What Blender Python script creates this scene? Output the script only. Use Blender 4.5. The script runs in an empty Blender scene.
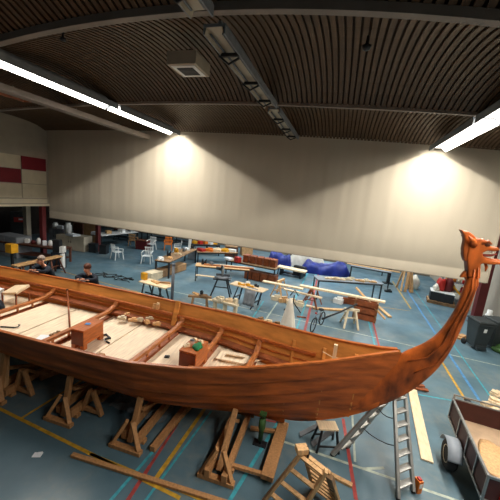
import bpy, bmesh, math, random
from mathutils import Vector, Matrix, Euler
random.seed(7)
PI = math.pi
S = bpy.context.scene
COL = S.collection
R = math.radians

# ------------------------------------------------------------------ camera
CAMZ, FPX = 4.4, 296.8
YAW, PIT, ROL = -.2831, -.1840, .0982
fw = Vector((math.sin(YAW) * math.cos(PIT), math.cos(YAW) * math.cos(PIT), math.sin(PIT)))
rt = fw.cross(Vector((0, 0, 1))).normalized()
up = rt.cross(fw)
crt = rt * math.cos(ROL) + up * math.sin(ROL)
cup = -rt * math.sin(ROL) + up * math.cos(ROL)
cd = bpy.data.cameras.new('camera')
cam = bpy.data.objects.new('camera', cd)
COL.objects.link(cam)
m3 = Matrix((crt, cup, -fw)).transposed()
cam.matrix_world = Matrix.Translation((0, 0, CAMZ)) @ m3.to_4x4()
cd.sensor_width = 36
cd.lens = FPX / 500 * 36
cd.clip_start = .05
S.camera = cam


def P(px, py, z=0.0):
    """where the sight line through a point of the photograph meets height z"""
    d = crt * ((px - 250) / FPX) - cup * ((py - 250) / FPX) + fw
    t = (z - CAMZ) / d.z
    return Vector((d.x * t, d.y * t, z))


# ------------------------------------------------------------------ materials
MATS = {}


def mat(name, col, rough=.6, var=.12, scale=6.0, stretch=(1, 1, 1), metal=0.0, bump=0.0, emit=None, alpha=1.0, spec=.4):
    m = bpy.data.materials.new(name)
    m.use_nodes = True
    nt = m.node_tree
    b = nt.nodes['Principled BSDF']
    b.inputs['Roughness'].default_value = rough
    b.inputs['Metallic'].default_value = metal
    b.inputs['Specular IOR Level'].default_value = spec
    b.inputs['Alpha'].default_value = alpha
    tc = nt.nodes.new('ShaderNodeTexCoord')
    mp = nt.nodes.new('ShaderNodeMapping')
    mp.inputs['Scale'].default_value = stretch
    nz = nt.nodes.new('ShaderNodeTexNoise')
    nz.inputs['Scale'].default_value = scale
    nz.inputs['Detail'].default_value = 5
    rp = nt.nodes.new('ShaderNodeValToRGB')
    rp.color_ramp.elements[0].position = .3
    rp.color_ramp.elements[1].position = .72
    rp.color_ramp.elements[0].color = [max(0, c * (1 - var * 1.6)) for c in col] + [1]
    rp.color_ramp.elements[1].color = [min(1, c * (1 + var)) for c in col] + [1]
    L = nt.links.new
    L(tc.outputs['Object'], mp.inputs['Vector'])
    L(mp.outputs['Vector'], nz.inputs['Vector'])
    L(nz.outputs['Fac'], rp.inputs['Fac'])
    L(rp.outputs['Color'], b.inputs['Base Color'])
    if bump:
        bp = nt.nodes.new('ShaderNodeBump')
        bp.inputs['Strength'].default_value = bump
        bp.inputs['Distance'].default_value = .01
        L(nz.outputs['Fac'], bp.inputs['Height'])
        L(bp.outputs['Normal'], b.inputs['Normal'])
    if emit:
        b.inputs['Emission Color'].default_value = (*emit[0], 1)
        b.inputs['Emission Strength'].default_value = emit[1]
    MATS[name] = m
    return m


def H(s):
    s = s.lstrip('#')
    v = [int(s[i:i + 2], 16) / 255 for i in (0, 2, 4)]
    return [c / 12.92 if c <= .04045 else ((c + .055) / 1.055) ** 2.4 for c in v]


mat('hull_wood', H('#b25a22'), .45, .34, 1.6, (.7, 2, 5), bump=.05)
mat('inner_wood', H('#cf8a44'), .45, .2, 1.6, (.7, 2, 5), bump=.05)
mat('rail_wood', H('#b5622a'), .4, .25, 4, (1, 6, 6))
mat('beam_wood', H('#b06a38'), .45, .25, 4, (6, 1, 6))
mat('box_wood', H('#b5622a'), .45, .22, 5, (5, 1, 5))
mat('box_end_wood', H('#6b3016'), .5, .2, 5)
mat('dark_wood', H('#5a3220'), .6, .25, 5)
mat('carve_wood', H('#b0561e'), .4, .48, 4.5, (1, 1, .5), bump=.25)
mat('deck_pine', H('#f0dabc'), .55, .13, 3.2, (8, 1, 1))
mat('pine', H('#d3a774'), .6, .2, 5, (6, 6, 1))
mat('pale_pine', H('#e6cda8'), .6, .12, 5, (6, 1, 1))
mat('stand_wood', H('#b98757'), .65, .16, 6, (5, 5, 1))
mat('old_wood', H('#8e6d4c'), .7, .3, 6)
mat('red_wood', H('#8c4a26'), .55, .25, 6)
mat('steel', H('#9b9d9c'), .35, .12, 12, metal=.75)
mat('alu', H('#a3a19c'), .4, .1, 9, metal=.6)
mat('black_metal', H('#1e1f22'), .45, .2, 8)
mat('grey_metal', H('#6d7177'), .5, .15, 8, metal=.3)
mat('white_plastic', H('#e6e6e2'), .4, .04, 4)
mat('black_plastic', H('#24282b'), .5, .15, 6)
mat('bin_plastic', H('#2f3638'), .5, .12, 6)
mat('rubber', H('#161616'), .8, .2, 14)
mat('red_paint', H('#5e1c1c'), .5, .1, 3)
mat('red_bright', H('#b3261e'), .5, .1, 3)
mat('maroon_ply', H('#4a2420'), .5, .15, 5)
mat('trailer_floor', H('#b79a7c'), .8, .18, 4)
mat('blue_tarp', H('#1b2b7c'), .45, .3, 2.4, bump=.7)
mat('white_cloth', H('#ddd5c6'), .85, .06, 5, bump=.2)
mat('navy_cloth', H('#18202c'), .9, .25, 6)
mat('jeans', H('#262c38'), .9, .2, 6)
mat('skin', H('#c78d72'), .55, .08, 8)
mat('hair_brown', H('#5d3524'), .7, .25, 30)
mat('hair_grey', H('#8b7d72'), .7, .25, 30)
mat('yellow', H('#e0a320'), .5, .1, 5)
mat('orange', H('#d9741f'), .5, .1, 5)
mat('green', H('#1c7a4a'), .7, .2, 10)
mat('green_paint', H('#3a5c2c'), .6, .25, 10)
mat('blue_tape', H('#4f86c4'), .5, .1, 8)
mat('paper', H('#e8ebee'), .8, .03, 4)
mat('cardboard', H('#b58b5f'), .8, .15, 6)
mat('grey_paint', H('#80858a'), .55, .12, 6)
mat('beige_paint', H('#b9ad98'), .7, .1, 2)
mat('cream', H('#d8c9ac'), .7, .12, 5)
mat('fender', H('#8d949c'), .5, .08, 5)
mat('tooth', H('#e9e2d2'), .4, .04, 5)
mat('red_tongue', H('#7c2a1c'), .5, .1, 5)
mat('lamp', (1, 1, 1), .5, 0, 1, emit=((1, .95, .86), 3.2))
mat('daylight', (1, 1, 1), .5, 0, 1, emit=((.9, .96, 1), 1.3))
mat('film', H('#c9d3d8'), .12, .05, 3, alpha=.3, bump=.6)
mat('line_yellow', H('#c79a2e'), .5, .25, 9)
mat('line_teal', H('#3f9fae'), .5, .25, 9)
mat('line_red', H('#a8423c'), .5, .25, 9)
mat('line_white', H('#aeb7a8'), .5, .25, 9)
mat('line_blue', H('#4a84b4'), .5, .25, 9)


def special_floor():
    m = bpy.data.materials.new('sport_floor')
    m.use_nodes = True
    nt = m.node_tree
    L = nt.links.new
    b = nt.nodes['Principled BSDF']
    tc = nt.nodes.new('ShaderNodeTexCoord')

    def noise(scale, detail=5):
        n = nt.nodes.new('ShaderNodeTexNoise')
        n.inputs['Scale'].default_value = scale
        n.inputs['Detail'].default_value = detail
        L(tc.outputs['Object'], n.inputs['Vector'])
        return n

    def ramp(src, p0, p1, c0, c1):
        r = nt.nodes.new('ShaderNodeValToRGB')
        r.color_ramp.elements[0].position = p0
        r.color_ramp.elements[1].position = p1
        r.color_ramp.elements[0].color = (*c0, 1)
        r.color_ramp.elements[1].color = (*c1, 1)
        L(src.outputs['Fac'], r.inputs['Fac'])
        return r
    a = ramp(noise(1.3), .3, .75, H('#486370'), H('#607a85'))
    dust = ramp(noise(.8, 8), .5, .7, (0, 0, 0), (1, 1, 1))
    mx = nt.nodes.new('ShaderNodeMix')
    mx.data_type = 'RGBA'
    mul = nt.nodes.new('ShaderNodeMath')
    mul.operation = 'MULTIPLY'
    mul.inputs[1].default_value = .75
    fine = ramp(noise(7, 8), .4, .68, (.25, .25, .25), (1, 1, 1))
    m2 = nt.nodes.new('ShaderNodeMath')
    m2.operation = 'MULTIPLY'
    L(dust.outputs['Color'], m2.inputs[0])
    L(fine.outputs['Color'], m2.inputs[1])
    L(m2.outputs[0], mul.inputs[0])
    L(mul.outputs[0], mx.inputs['Factor'])
    L(a.outputs['Color'], mx.inputs['A'])
    mx.inputs['B'].default_value = (*H('#8a887c'), 1)
    L(mx.outputs['Result'], b.inputs['Base Color'])
    rr = ramp(noise(2.2), .3, .8, (.3, .3, .3), (.55, .55, .55))
    L(rr.outputs['Color'], b.inputs['Roughness'])
    b.inputs['Specular IOR Level'].default_value = .4
    MATS['sport_floor'] = m


def special_curtain():
    m = mat('curtain', H('#c0b5a1'), .85, .025, 1.0, (1.5, 1, .3))
    return m


special_floor()
special_curtain()
mat('plaster', H('#a39a8b'), .8, .05, 2)
mat('panel_red', H('#7a1220'), .6, .06, 3)
mat('panel_cream', H('#cfc3a8'), .7, .05, 3)
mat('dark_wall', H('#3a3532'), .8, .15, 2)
mat('far_wall_paint', H('#6d6355'), .8, .12, 2)
mat('slat', H('#56402b'), .6, .2, 2.2, (9, .5, 1))
mat('slat_back', H('#3a2b1f'), .9, .1, 2)
mat('beam_grey', H('#8a7f75'), .6, .1, 2)
mat('seam', H('#8b8374'), .8, .05, 3)


# ------------------------------------------------------------------ mesh builder
class MB:
    def __init__(s):
        s.v, s.f, s.mi, s.mats, s.sm = [], [], [], [], []

    def idx(s, m):
        if m not in s.mats:
            s.mats.append(m)
        return s.mats.index(m)

    def add(s, vs, fs, m=None, smooth=False):
        o = len(s.v)
        s.v += [tuple(v) for v in vs]
        i = s.idx(m)
        for f in fs:
            s.f.append([o + k for k in f])
            s.mi.append(i)
            s.sm.append(smooth)
        return s

    def box(s, c, d, m=None, rot=(0, 0, 0), taper=1.0):
        hx, hy, hz = d[0] / 2, d[1] / 2, d[2] / 2
        e = Euler(rot).to_matrix()
        c = Vector(c)
        vs = []
        for z in (-1, 1):
            k = taper if z > 0 else 1
            for x, y in ((-1, -1), (1, -1), (1, 1), (-1, 1)):
                vs.append(c + e @ Vector((x * hx * k, y * hy * k, z * hz)))
        return s.add(vs, [(3, 2, 1, 0), (4, 5, 6, 7), (0, 1, 5, 4), (1, 2, 6, 5), (2, 3, 7, 6), (3, 0, 4, 7)], m)

    def beam(s, p, q, w, h, m=None, upv=(0, 0, 1)):
        p, q = Vector(p), Vector(q)
        d = (q - p).normalized()
        u = Vector(upv)
        if abs(d.dot(u)) > .98:
            u = Vector((0, 1, 0))
        x = d.cross(u).normalized()
        y = x.cross(d).normalized()
        vs = []
        for a in (p, q):
            for i, j in ((-1, -1), (1, -1), (1, 1), (-1, 1)):
                vs.append(a + x * (i * w / 2) + y * (j * h / 2))
        return s.add(vs, [(0, 1, 2, 3), (7, 6, 5, 4), (1, 0, 4, 5), (2, 1, 5, 6), (3, 2, 6, 7), (0, 3, 7, 4)], m)

    def tube(s, pts, r, m=None, n=8, cap=True, sec=None):
        pts = [Vector(p) for p in pts]
        rs = r if isinstance(r, (list, tuple)) else [r] * len(pts)
        vs, fs = [], []
        prev = None
        for i, p in enumerate(pts):
            d = (pts[min(i + 1, len(pts) - 1)] - pts[max(i - 1, 0)]).normalized()
            if prev is None:
                a = Vector((0, 0, 1)) if abs(d.z) < .9 else Vector((0, 1, 0))
                x = d.cross(a).normalized()
            else:
                x = (prev - d * prev.dot(d)).normalized()
            prev = x
            y = d.cross(x)
            for k in range(n):
                a = 2 * PI * k / n
                vs.append(p + (x * math.cos(a) + y * math.sin(a)) * rs[i])
        for i in range(len(pts) - 1):
            for k in range(n):
                k2 = (k + 1) % n
                fs.append((i * n + k, i * n + k2, (i + 1) * n + k2, (i + 1) * n + k))
        if cap:
            fs.append(tuple(range(n - 1, -1, -1)))
            fs.append(tuple(range((len(pts) - 1) * n, len(pts) * n)))
        return s.add(vs, fs, m, True)

    def path_rect(s, pts, w, h, m=None, side=(1, 0, 0)):
        """rectangular bar along pts; width w along 'side', height h across"""
        pts = [Vector(p) for p in pts]
        sd = Vector(side).normalized()
        vs, fs = [], []
        for i, p in enumerate(pts):
            d = (pts[min(i + 1, len(pts) - 1)] - pts[max(i - 1, 0)]).normalized()
            nrm = sd.cross(d).normalized()
            for a, b in ((-1, -1), (1, -1), (1, 1), (-1, 1)):
                vs.append(p + sd * (a * w / 2) + nrm * (b * h / 2))
        for i in range(len(pts) - 1):
            for k in range(4):
                k2 = (k + 1) % 4
                fs.append((i * 4 + k, i * 4 + k2, i * 4 + 4 + k2, i * 4 + 4 + k))
        fs.append((3, 2, 1, 0))
        n = (len(pts) - 1) * 4
        fs.append((n, n + 1, n + 2, n + 3))
        return s.add(vs, fs, m)

    def lathe(s, prof, c=(0, 0, 0), m=None, n=14, axis='z'):
        vs, fs = [], []
        c = Vector(c)
        for r, z in prof:
            for k in range(n):
                a = 2 * PI * k / n
                p = Vector((r * math.cos(a), r * math.sin(a), z))
                if axis == 'x':
                    p = Vector((p.z, p.x, p.y))
                elif axis == 'y':
                    p = Vector((p.x, p.z, p.y))
                vs.append(c + p)
        for i in range(len(prof) - 1):
            for k in range(n):
                k2 = (k + 1) % n
                fs.append((i * n + k, i * n + k2, (i + 1) * n + k2, (i + 1) * n + k))
        fs.append(tuple(range(n - 1, -1, -1)))
        fs.append(tuple(range((len(prof) - 1) * n, len(prof) * n)))
        return s.add(vs, fs, m, True)

    def prism(s, outline, t, m=None, mtx=None):
        """outline (a,b) in the local xz plane, extruded t along y"""
        n = len(outline)
        vs = [Vector((a, -t / 2, b)) for a, b in outline] + [Vector((a, t / 2, b)) for a, b in outline]
        if mtx:
            vs = [mtx @ v for v in vs]
        fs = [tuple(range(n)), tuple(range(2 * n - 1, n - 1, -1))]
        fs += [(k, n + k, n + (k + 1) % n, (k + 1) % n) for k in range(n)]
        return s.add(vs, fs, m)

    def build(s, name, m=None, parent=None, bevel=0, loc=None, rz=0, fix=True):
        me = bpy.data.meshes.new(name)
        me.from_pydata(s.v, [], s.f)
        for k in s.mats:
            me.materials.append(MATS[k or m])
        for p, i, sm in zip(me.polygons, s.mi, s.sm):
            p.material_index = i
            p.use_smooth = sm
        if fix:
            bm = bmesh.new()
            bm.from_mesh(me)
            bmesh.ops.recalc_face_normals(bm, faces=bm.faces)
            bm.to_mesh(me)
            bm.free()
        me.update()
        o = bpy.data.objects.new(name, me)
        COL.objects.link(o)
        if parent:
            o.parent = parent
        if loc is not None:
            o.location = loc
        o.rotation_euler.z = rz
        if bevel:
            b = o.modifiers.new('bevel', 'BEVEL')
            b.width = bevel
            b.segments = 2
            b.limit_method = 'ANGLE'
        return o


def tag(o, label, cat, group=None, kind=None):
    o['label'] = label
    o['category'] = cat
    if group:
        o['group'] = group
    if kind:
        o['kind'] = kind
    return o


def thing(name, label, cat, loc=(0, 0, 0), rz=0, group=None):
    o = bpy.data.objects.new(name, None)
    o.empty_display_size = .2
    COL.objects.link(o)
    o.location = loc
    o.rotation_euler.z = rz
    return tag(o, label, cat, group)


def struct(o):
    o['kind'] = 'structure'
    return o


def dup(root, loc, rz, label, group=None, scale=None):
    r = root.copy()
    COL.objects.link(r)
    r.location = loc
    r.rotation_euler.z = rz
    r['label'] = label
    if group:
        r['group'] = group
    if scale:
        r.scale = scale
    for ch in list(root.children):
        c = ch.copy()
        COL.objects.link(c)
        c.parent = r
        for g in list(ch.children):
            d = g.copy()
            COL.objects.link(d)
            d.parent = c
    return r


def face_to(a, b):
    return math.atan2(b[1] - a[1], b[0] - a[0])


def bake(o):
    """replace an object's mesh by its modified result"""
    dg = bpy.context.evaluated_depsgraph_get()
    dg.update()
    me = bpy.data.meshes.new_from_object(o.evaluated_get(dg))
    o.modifiers.clear()
    o.data = me
    for p in me.polygons:
        p.use_smooth = True
    return o


# ------------------------------------------------------------------ the hall
YD = 12.3          # the raised divider
XL, XR = -15.1, 6.5
YFAR = 23.0
# floor with its court lines
fl = MB()
fl.add([(-22, -4, 0), (9, -4, 0), (9, 26, 0), (-22, 26, 0)], [(0, 1, 2, 3)], 'sport_floor')


def line(a, b, w, m, z=.003):
    a, b = Vector(a), Vector(b)
    d = (b - a)
    d.z = 0
    n = Vector((-d.y, d.x, 0)).normalized() * (w / 2)
    vs = [a + n, a - n, b - n, b + n]
    for v in vs:
        v.z = z
    fl.add(vs, [(0, 1, 2, 3)], m)


def pl(p, q, w, m, z=.003, ea=0, eb=0):
    a, b = P(*p), P(*q)
    d = (b - a).normalized()
    line(a - d * ea, b + d * eb, w, m, z)


pl((0, 409), (125, 471), .06, 'line_yellow', .004, 3, 1.0)
pl((100, 458), (200, 499), .05, 'line_yellow', .004, .2, .6)
pl((22, 418), (62, 393), .05, 'line_yellow', .003, 0, 2.2)
pl((206, 407), (155, 480), .07, 'line_yellow', .005, .5, 0)
pl((145, 461), (111, 500), .05, 'line_teal', .003, 1.2, .4)
pl((150, 466), (128, 500), .06, 'line_red', .004, 0, .4)
pl((180, 420), (150, 466), .05, 'line_red', .003, 0, 0)
pl((199, 428), (146, 500), .04, 'line_teal', .003, .5, .4)
pl((251, 466), (230, 500), .06, 'line_teal', .003, 1.6, .5)
pl((319, 272), (304, 334), .09, 'line_red', .004, 2.5, 2)
pl((317, 272), (296, 331), .06, 'line_teal', .003, 2.5, 2)
pl((308, 272), (285, 320), .06, 'line_teal', .003, 2.5, 2)
pl((370, 327), (376, 350), .05, 'line_teal', .003, 1.5, 2)
pl((375, 330), (380, 350), .06, 'line_red', .004, 1.5, 2)
pl((261, 305), (248, 325), .05, 'line_teal', .003, .5, .5)
pl((275, 306), (262, 325), .05, 'line_white', .003, .5, .5)
pl((410, 295), (466, 380), .07, 'line_blue', .004, 3, 1.5)
pl((416, 292), (482, 385), .04, 'line_teal', .004, 3, 1.5)
pl((440, 359), (471, 409), .06, 'line_yellow', .004, .6, .3)
pl((320, 325), (412, 346), .05, 'line_white', .003, 8, 5)
pl((240, 314), (330, 338), .04, 'line_white', .003, 2, 0)
pl((415, 394), (500, 409), .04, 'line_teal', .003, .6, 3)
pl((352, 465), (455, 500), .05, 'line_white', .003, 1.2, 1)
pl((352, 410), (355, 462), .04, 'line_white', .003, 2, 0)
pl((362, 469), (384, 468), .05, 'line_white', .004)
pl((397, 288), (411, 309), .06, 'line_yellow', .004, 1.5, 0)
pl((330, 300), (410, 311), .04, 'line_yellow', .003, 0, 0)
pl((75, 275), (130, 290), .04, 'line_yellow', .003, 1, 2)
pl((348, 450), (356, 500), .06, 'line_red', .004, .8, 0)
pl((265, 420), (285, 424), .05, 'line_red', .003)
struct(fl.build('floor', 'sport_floor', fix=False))

# divider curtain: pleated cloth hanging from the roof, its hem above the floor
# left wall: gable over the gallery with red and cream panels, recess under it
wl = MB()
arch = [(-4, 6.6)]


def roof_mid(y):
    """underside of the slats between two roof beams, before the cross bow"""
    b = (y - .2) % 4.0 / 4.0
    return 6.72 + .42 * (1 - (2 * b - 1) ** 2) ** .8


def bow(x, y):
    f = (min(max(y, 4.2), 12.2) - 4.2) / 8
    if f < .5:
        g = f * 2
        k, c, o = .02 + g ** .6 * (.0045 - .02), 2.8 + g * 1.1, .17 - .06 * g
    else:
        g = f * 2 - 1
        k, c, o = .0045 + g * (.0021 - .0045), 3.9 + g * 1.1, .11 - .01 * g
    dx = x + c
    return o - k * min(dx * dx, 26 + f * 90 + .6 * abs(dx))


def roof(x, y):
    return roof_mid(y) + bow(x, y)


dv = MB()
NX = 320
ZB, ZT = 2.13, 6.75
X0, X1 = XL + .02, 5.25
rows = [ZB, 2.47, 2.5, 2.53, 3.4, 4.4, 5.4, 6.3, ZT]
for back in (0, 1):
    vs, fs = [], []
    for j, z in enumerate(rows):
        for i in range(NX + 1):
            x = X0 + (X1 - X0) * i / NX
            k = min(1, max(0, (z - 2.6) / 2)) * .6 + .4
            y = .006 * k * math.sin(x * 9.1 + 3 * math.sin(x * .7)) + .003 * k * math.sin(x * 17 + 2 * math.sin(x)) + .008 * math.sin(x * 2.3 + math.sin(x * .5))
            if abs(z - 2.5) < .01:
                y += .012
            vs.append((x, YD + y + back * .12, roof(x, YD) + .03 if j == len(rows) - 1 else z))
    for j in range(len(rows) - 1):
        for i in range(NX):
            a = j * (NX + 1) + i
            fs.append((a, a + 1, a + NX + 2, a + NX + 1))
    dv.add(vs, fs, 'curtain', True)
dv.box(((X0 + X1) / 2, YD + .06, ZB - .01), (X1 - X0, .16, .03), 'seam')
dv.box((X1 + .02, YD + .06, (ZB + ZT) / 2), (.06, .16, ZT - ZB), 'curtain')
struct(dv.build('wall_back', 'curtain', fix=False))

prof = [(y * .25 - 4, roof_mid(y * .25 - 4) + .03) for y in range(0, 65)]
prof = [p for p in prof if p[0] <= YD + .05] + [(YD + .13, roof_mid(YD - .05) + .03)]
wl.add([(XL, -4, 2.75)] + [(XL, a, b) for a, b in prof] + [(XL, prof[-1][0], 2.75)], [tuple(range(len(prof) + 2))], 'plaster')
wl.box((XL - .15, 4.15, 2.79), (.42, 16.3, .09), 'panel_cream')
# panels, 1.22 m long
for k in range(7):
    y1 = 12.2 - k * 1.3
    wl.box((XL + .012, y1 - .65, 4.86), (.02, 1.26, .62), 'panel_red' if k % 2 == 0 else 'panel_cream')
    wl.box((XL + .012, y1 - .65, 4.2), (.02, 1.26, .66), 'panel_cream' if k % 2 == 0 else 'panel_red')
    wl.box((XL + .012, y1 - .65, 3.5), (.02, 1.26, .68), 'panel_cream')
wl.box((XL + .01, 4.1, 3.0), (.03, 16.2, .2), 'panel_cream')
# soffit and recess behind
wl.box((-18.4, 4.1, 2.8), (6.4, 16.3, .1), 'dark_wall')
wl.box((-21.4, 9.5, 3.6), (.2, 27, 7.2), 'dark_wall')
struct(wl.build('wall_left', 'plaster'))
wr = MB()
wr.box((XR + .1, 9.5, 3.6), (.2, 27, 7.2), 'plaster')
wr.box((XR - .03, 12.4, 3.9), (.08, 5.2, .1), 'grey_paint')
wr.box((XR - .02, 12.4, 5.5), (.06, 5.2, 2.9), 'white_plastic')
struct(wr.build('wall_right', 'plaster'))
wf = MB()
wf.box((-7.5, YFAR + .1, 3.6), (28.2, .2, 7.2), 'far_wall_paint')
wf.box((-7.5, YFAR - .03, 2.0), (28, .06, .1), 'dark_wall')
struct(wf.build('wall_far', 'far_wall_paint'))
wn = MB()
wn.box((-1.6, YFAR - .05, 1.1), (3.6, .05, 1.9), 'daylight')
for i in range(4):
    wn.box((-3.4 + i * 1.2, YFAR - .08, 1.1), (.06, .06, 1.95), 'grey_paint')
struct(wn.build('window_1', 'daylight'))

# ceiling: slats that follow the shallow vault, dark felt behind
ce = MB()
ys = [(-3.8 + .4 * i) for i in range(70)]
sp = .125
nx = int((XR + 1.5 - XL - .2) / sp) + 8
for i in range(nx):
    x = XL + .05 + i * sp
    vs, fs = [], []
    for y in ys:
        z = roof(x, y)
        for dx, dz in ((-.042, .03), (-.042, 0), (.042, 0), (.042, .03)):
            vs.append((x + dx, y, z + dz))
    for j in range(len(ys) - 1):
        for k in range(3):
            fs.append((j * 4 + k, j * 4 + k + 1, j * 4 + 5 + k, j * 4 + 4 + k))
    ce.add(vs, fs, 'slat')
xs = [XL - .1 + .6 * i for i in range(42)]
vs = [(x, y, roof(x, y) + .06) for y in ys for x in xs]
n = len(xs)
ce.add(vs, [(j * n + i, j * n + i + 1, j * n + n + i + 1, j * n + n + i) for j in range(len(ys) - 1) for i in range(n - 1)], 'slat_back')
ce.box((-18.3, 9.5, 7.1), (6.6, 27, .1), 'slat_back')
struct(ce.build('ceiling', 'slat', fix=False))
for i, y in enumerate((.2, 4.2, 8.2, 16.2, 20.2)):
    b = MB()
    w, h = (.12, .11) if y < 6 else (.09, .07)
    b.path_rect([(x, y, roof(x, y) - h / 2 + .03) for x in [XL + .05 + .5 * k for k in range(45)]], w, h, 'beam_grey', (0, 1, 0))
    struct(b.build('trim_%d' % (i + 1), 'beam_grey'))

# fluorescent strips: trough fixtures, one per bay
LX, RX, CX = -7.35, 2.8, -2.15
ZL = 6.62


def strip(x, y0, y1, label, group, on=True, watts=140, colr=(1, .95, .87)):
    zc = {LX: 6.73, CX: 6.74}.get(x, 6.57 if y0 > 4 else 6.3)
    t = thing('ceiling_light', label, 'ceiling light', (x, (y0 + y1) / 2, zc), 0, group)
    ln = y1 - y0
    hw, dp = (.24, .128) if on else (.15, .1)
    h = MB()
    for s in (-1, 1):
        h.box((s * (hw + .012), 0, -dp / 2), (.02, ln, dp))
    h.box((0, 0, .02), (hw * 2 + .05, ln, .04))
    h.box((0, 0, .1), (.06, ln * .9, .14))
    h.build('housing', 'grey_paint', t)
    d = MB()
    vs = [(-hw, -ln / 2, -dp), (-.12, -ln / 2, -.006), (.12, -ln / 2, -.006), (hw, -ln / 2, -dp)]
    vs += [(a, ln / 2, c) for a, b, c in vs]
    d.add(vs, [(0, 1, 5, 4), (1, 2, 6, 5), (2, 3, 7, 6)])
    if on:
        d.build('reflector', 'lamp', t, fix=False)
        ld = bpy.data.lights.new('tube_light', 'AREA')
        ld.shape = 'RECTANGLE'
        ld.size = .05
        ld.size_y = ln * .98
        ld.energy = watts
        ld.color = colr
        lo = bpy.data.objects.new('tube_light', ld)
        COL.objects.link(lo)
        lo.parent = t
        lo.location = (0, 0, -.012)
    else:
        d.build('reflector', 'beige_paint', t, fix=False)
        k = MB()
        for s in (-.1, .1):
            k.tube([(s, -ln / 2 + .1, -.05), (s, ln / 2 - .1, -.05)], .018, n=6)
        k.build('tube', 'grey_metal', t)
        for f in (-.32, .02, .33):
            b = MB()
            b.box((0, f * ln, -.1), (.3, .05, .05))
            b.tube([(-.2, f * ln, -.1), (-.05, f * ln + .1, -.2), (.15, f * ln + .05, -.13)], .02, n=6)
            b.build('bracket', 'black_metal', t)
    return t


GL = 'fluorescent strips in the hall'
names = {8.28: 'that ends at the white divider', 4.38: 'in the nearer bay', .4: 'high in the bay above the gallery', -3.66: 'behind the gallery'}
for y0 in (8.28, 4.38, .4):
    y1 = y0 + (3.64 if y0 > 8 else 3.8)
    g = GL if y0 < 4 else None
    if y0 < 4:
        lab = 'lit fluorescent strip running on outside the picture'
    else:
        lab = None
    if y0 > 4:
        strip(LX, y0, y1, lab or 'glowing fluorescent strip on the side of the red panels, %s' % names[y0], g, True, 235)
    strip(RX, y0, y1, lab or 'glowing fluorescent strip on the side of the dragon head, %s' % names[y0], g, True, 235)
strip(CX, 8.4, 12.0, 'unlit pale strip fixture along the middle of the roof, by the divider', None, False)
strip(CX, 4.4, 8.0, 'unlit pale strip fixture along the middle of the roof, nearer than the thin beam', None, False)
strip(CX, .4, 4.0, 'unlit pale strip fixture cut off by the top of the picture', None, False)
for x in (LX, CX, RX):
    for y0 in (12.7, 16.5, 20.0):
        strip(x, y0, y0 + (3.3 if y0 < 20 else 2.8), 'lit fluorescent strip of the hall beyond the divider, hidden by it', 'fluorescent strips beyond the divider', True, 150, (.86, .95, 1))

# grey cable duct and red conduit beside the left strip
d = MB()
d.box((0, 0, 0), (.34, 14.5, .16))
for k in range(7):
    d.box((0, -6.5 + 2 * k, .1), (.04, .04, .1))
tag(d.build('cable_duct', 'beam_grey', loc=(-8.9, 4.8, 6.5)), 'dark grey duct hung under the roof beside the glowing strip', 'duct')
d = MB()
d.tube([(0, -4, 0), (0, -1, 0), (0, 2.3, 0)], .05, n=8)
d.tube([(0, 2.3, 0), (0, 2.5, .05), (0, 2.7, .2)], .05, n=8)
tag(d.build('roof_pipe', 'red_wood', loc=(-9.35, 4.6, 6.46)), 'rust red pipe hung under the roof next to the dark duct', 'pipe')

# ceiling cassette, and two small fittings
t = thing('air_conditioner', 'square ceiling cassette with a dark grille between the roof beams', 'air conditioner', (-3.3, 5.75, 6.78))
b = MB()
b.box((0, 0, .03), (.62, .62, .24))
b.build('housing', 'beige_paint', t, .01)
b = MB()
b.box((0, 0, -.085), (.5, .5, .03))
b.build('rim', 'white_plastic', t)
b = MB()
b.box((0, 0, -.1), (.34, .34, .02))
for k in range(5):
    b.box((0, -.13 + k * .065, -.112), (.32, .02, .012))
b.build('grille', 'black_metal', t)
b = MB()
b.tube([(0, 0, .3), (0, 0, .05)], .03)
b.build('hanger', 'black_metal', t)
pp = P(367, 44, 6.95)
b = MB()
b.lathe([(.02, .12), (.03, 0), (.08, -.03), (.06, -.08), (.02, -.1)])
tag(b.build('smoke_detector', 'black_plastic', loc=pp), 'small dark round fitting on the slats, right of the unlit strip', 'detector')
pp = P(63, 37, 6.8)
b = MB()
b.lathe([(.02, .1), (.02, 0), (.05, -.02), (.04, -.06), (.01, -.07)])
tag(b.build('smoke_detector', 'black_plastic', loc=pp), 'tiny dark fitting under the roof slats above the long glowing strip', 'detector')


def column(px, x, y, h, m, label, w=.22):
    t = thing('column', label, 'column', (x, y, 0))
    b = MB()
    b.box((0, 0, h / 2), (w, w, h))
    b.build('shaft', m, t, .008)
    b = MB()
    b.box((0, 0, .012), (w + .12, w + .12, .024))
    b.build('base_plate', m, t)
    return t


column(0, -15.2, 12.0, 2.74, 'red_paint', 'dark red steel column under the corner of the gallery')
q = P(98, 251)
column(0, q.x, q.y, 3.2, 'red_paint', 'dark red column beyond the divider, behind the long white table', .22)
column(0, 5.98, 14.1, 5.0, 'red_paint', 'dark red column behind the dragon neck, next to the bins', .3)
q = P(28, 244)
column(0, q.x, q.y, 2.74, 'beige_paint', 'pale square column under the gallery', .28)

# ------------------------------------------------------------------ the ship
SM, SA = Vector((-3.96, 5.0, 0)), R(2)
sca, ssa = math.cos(SA), math.sin(SA)


def W(u, v, z=0):
    return Vector((SM.x + u * sca - v * ssa, SM.y + u * ssa + v * sca, z))


def toB(p):
    dx, dy = p[0] - SM.x, p[1] - SM.y
    return Vector((dx * sca + dy * ssa, -dx * ssa + dy * sca, p[2]))


def PB(px, py, z):
    return toB(P(px, py, z))


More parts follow.
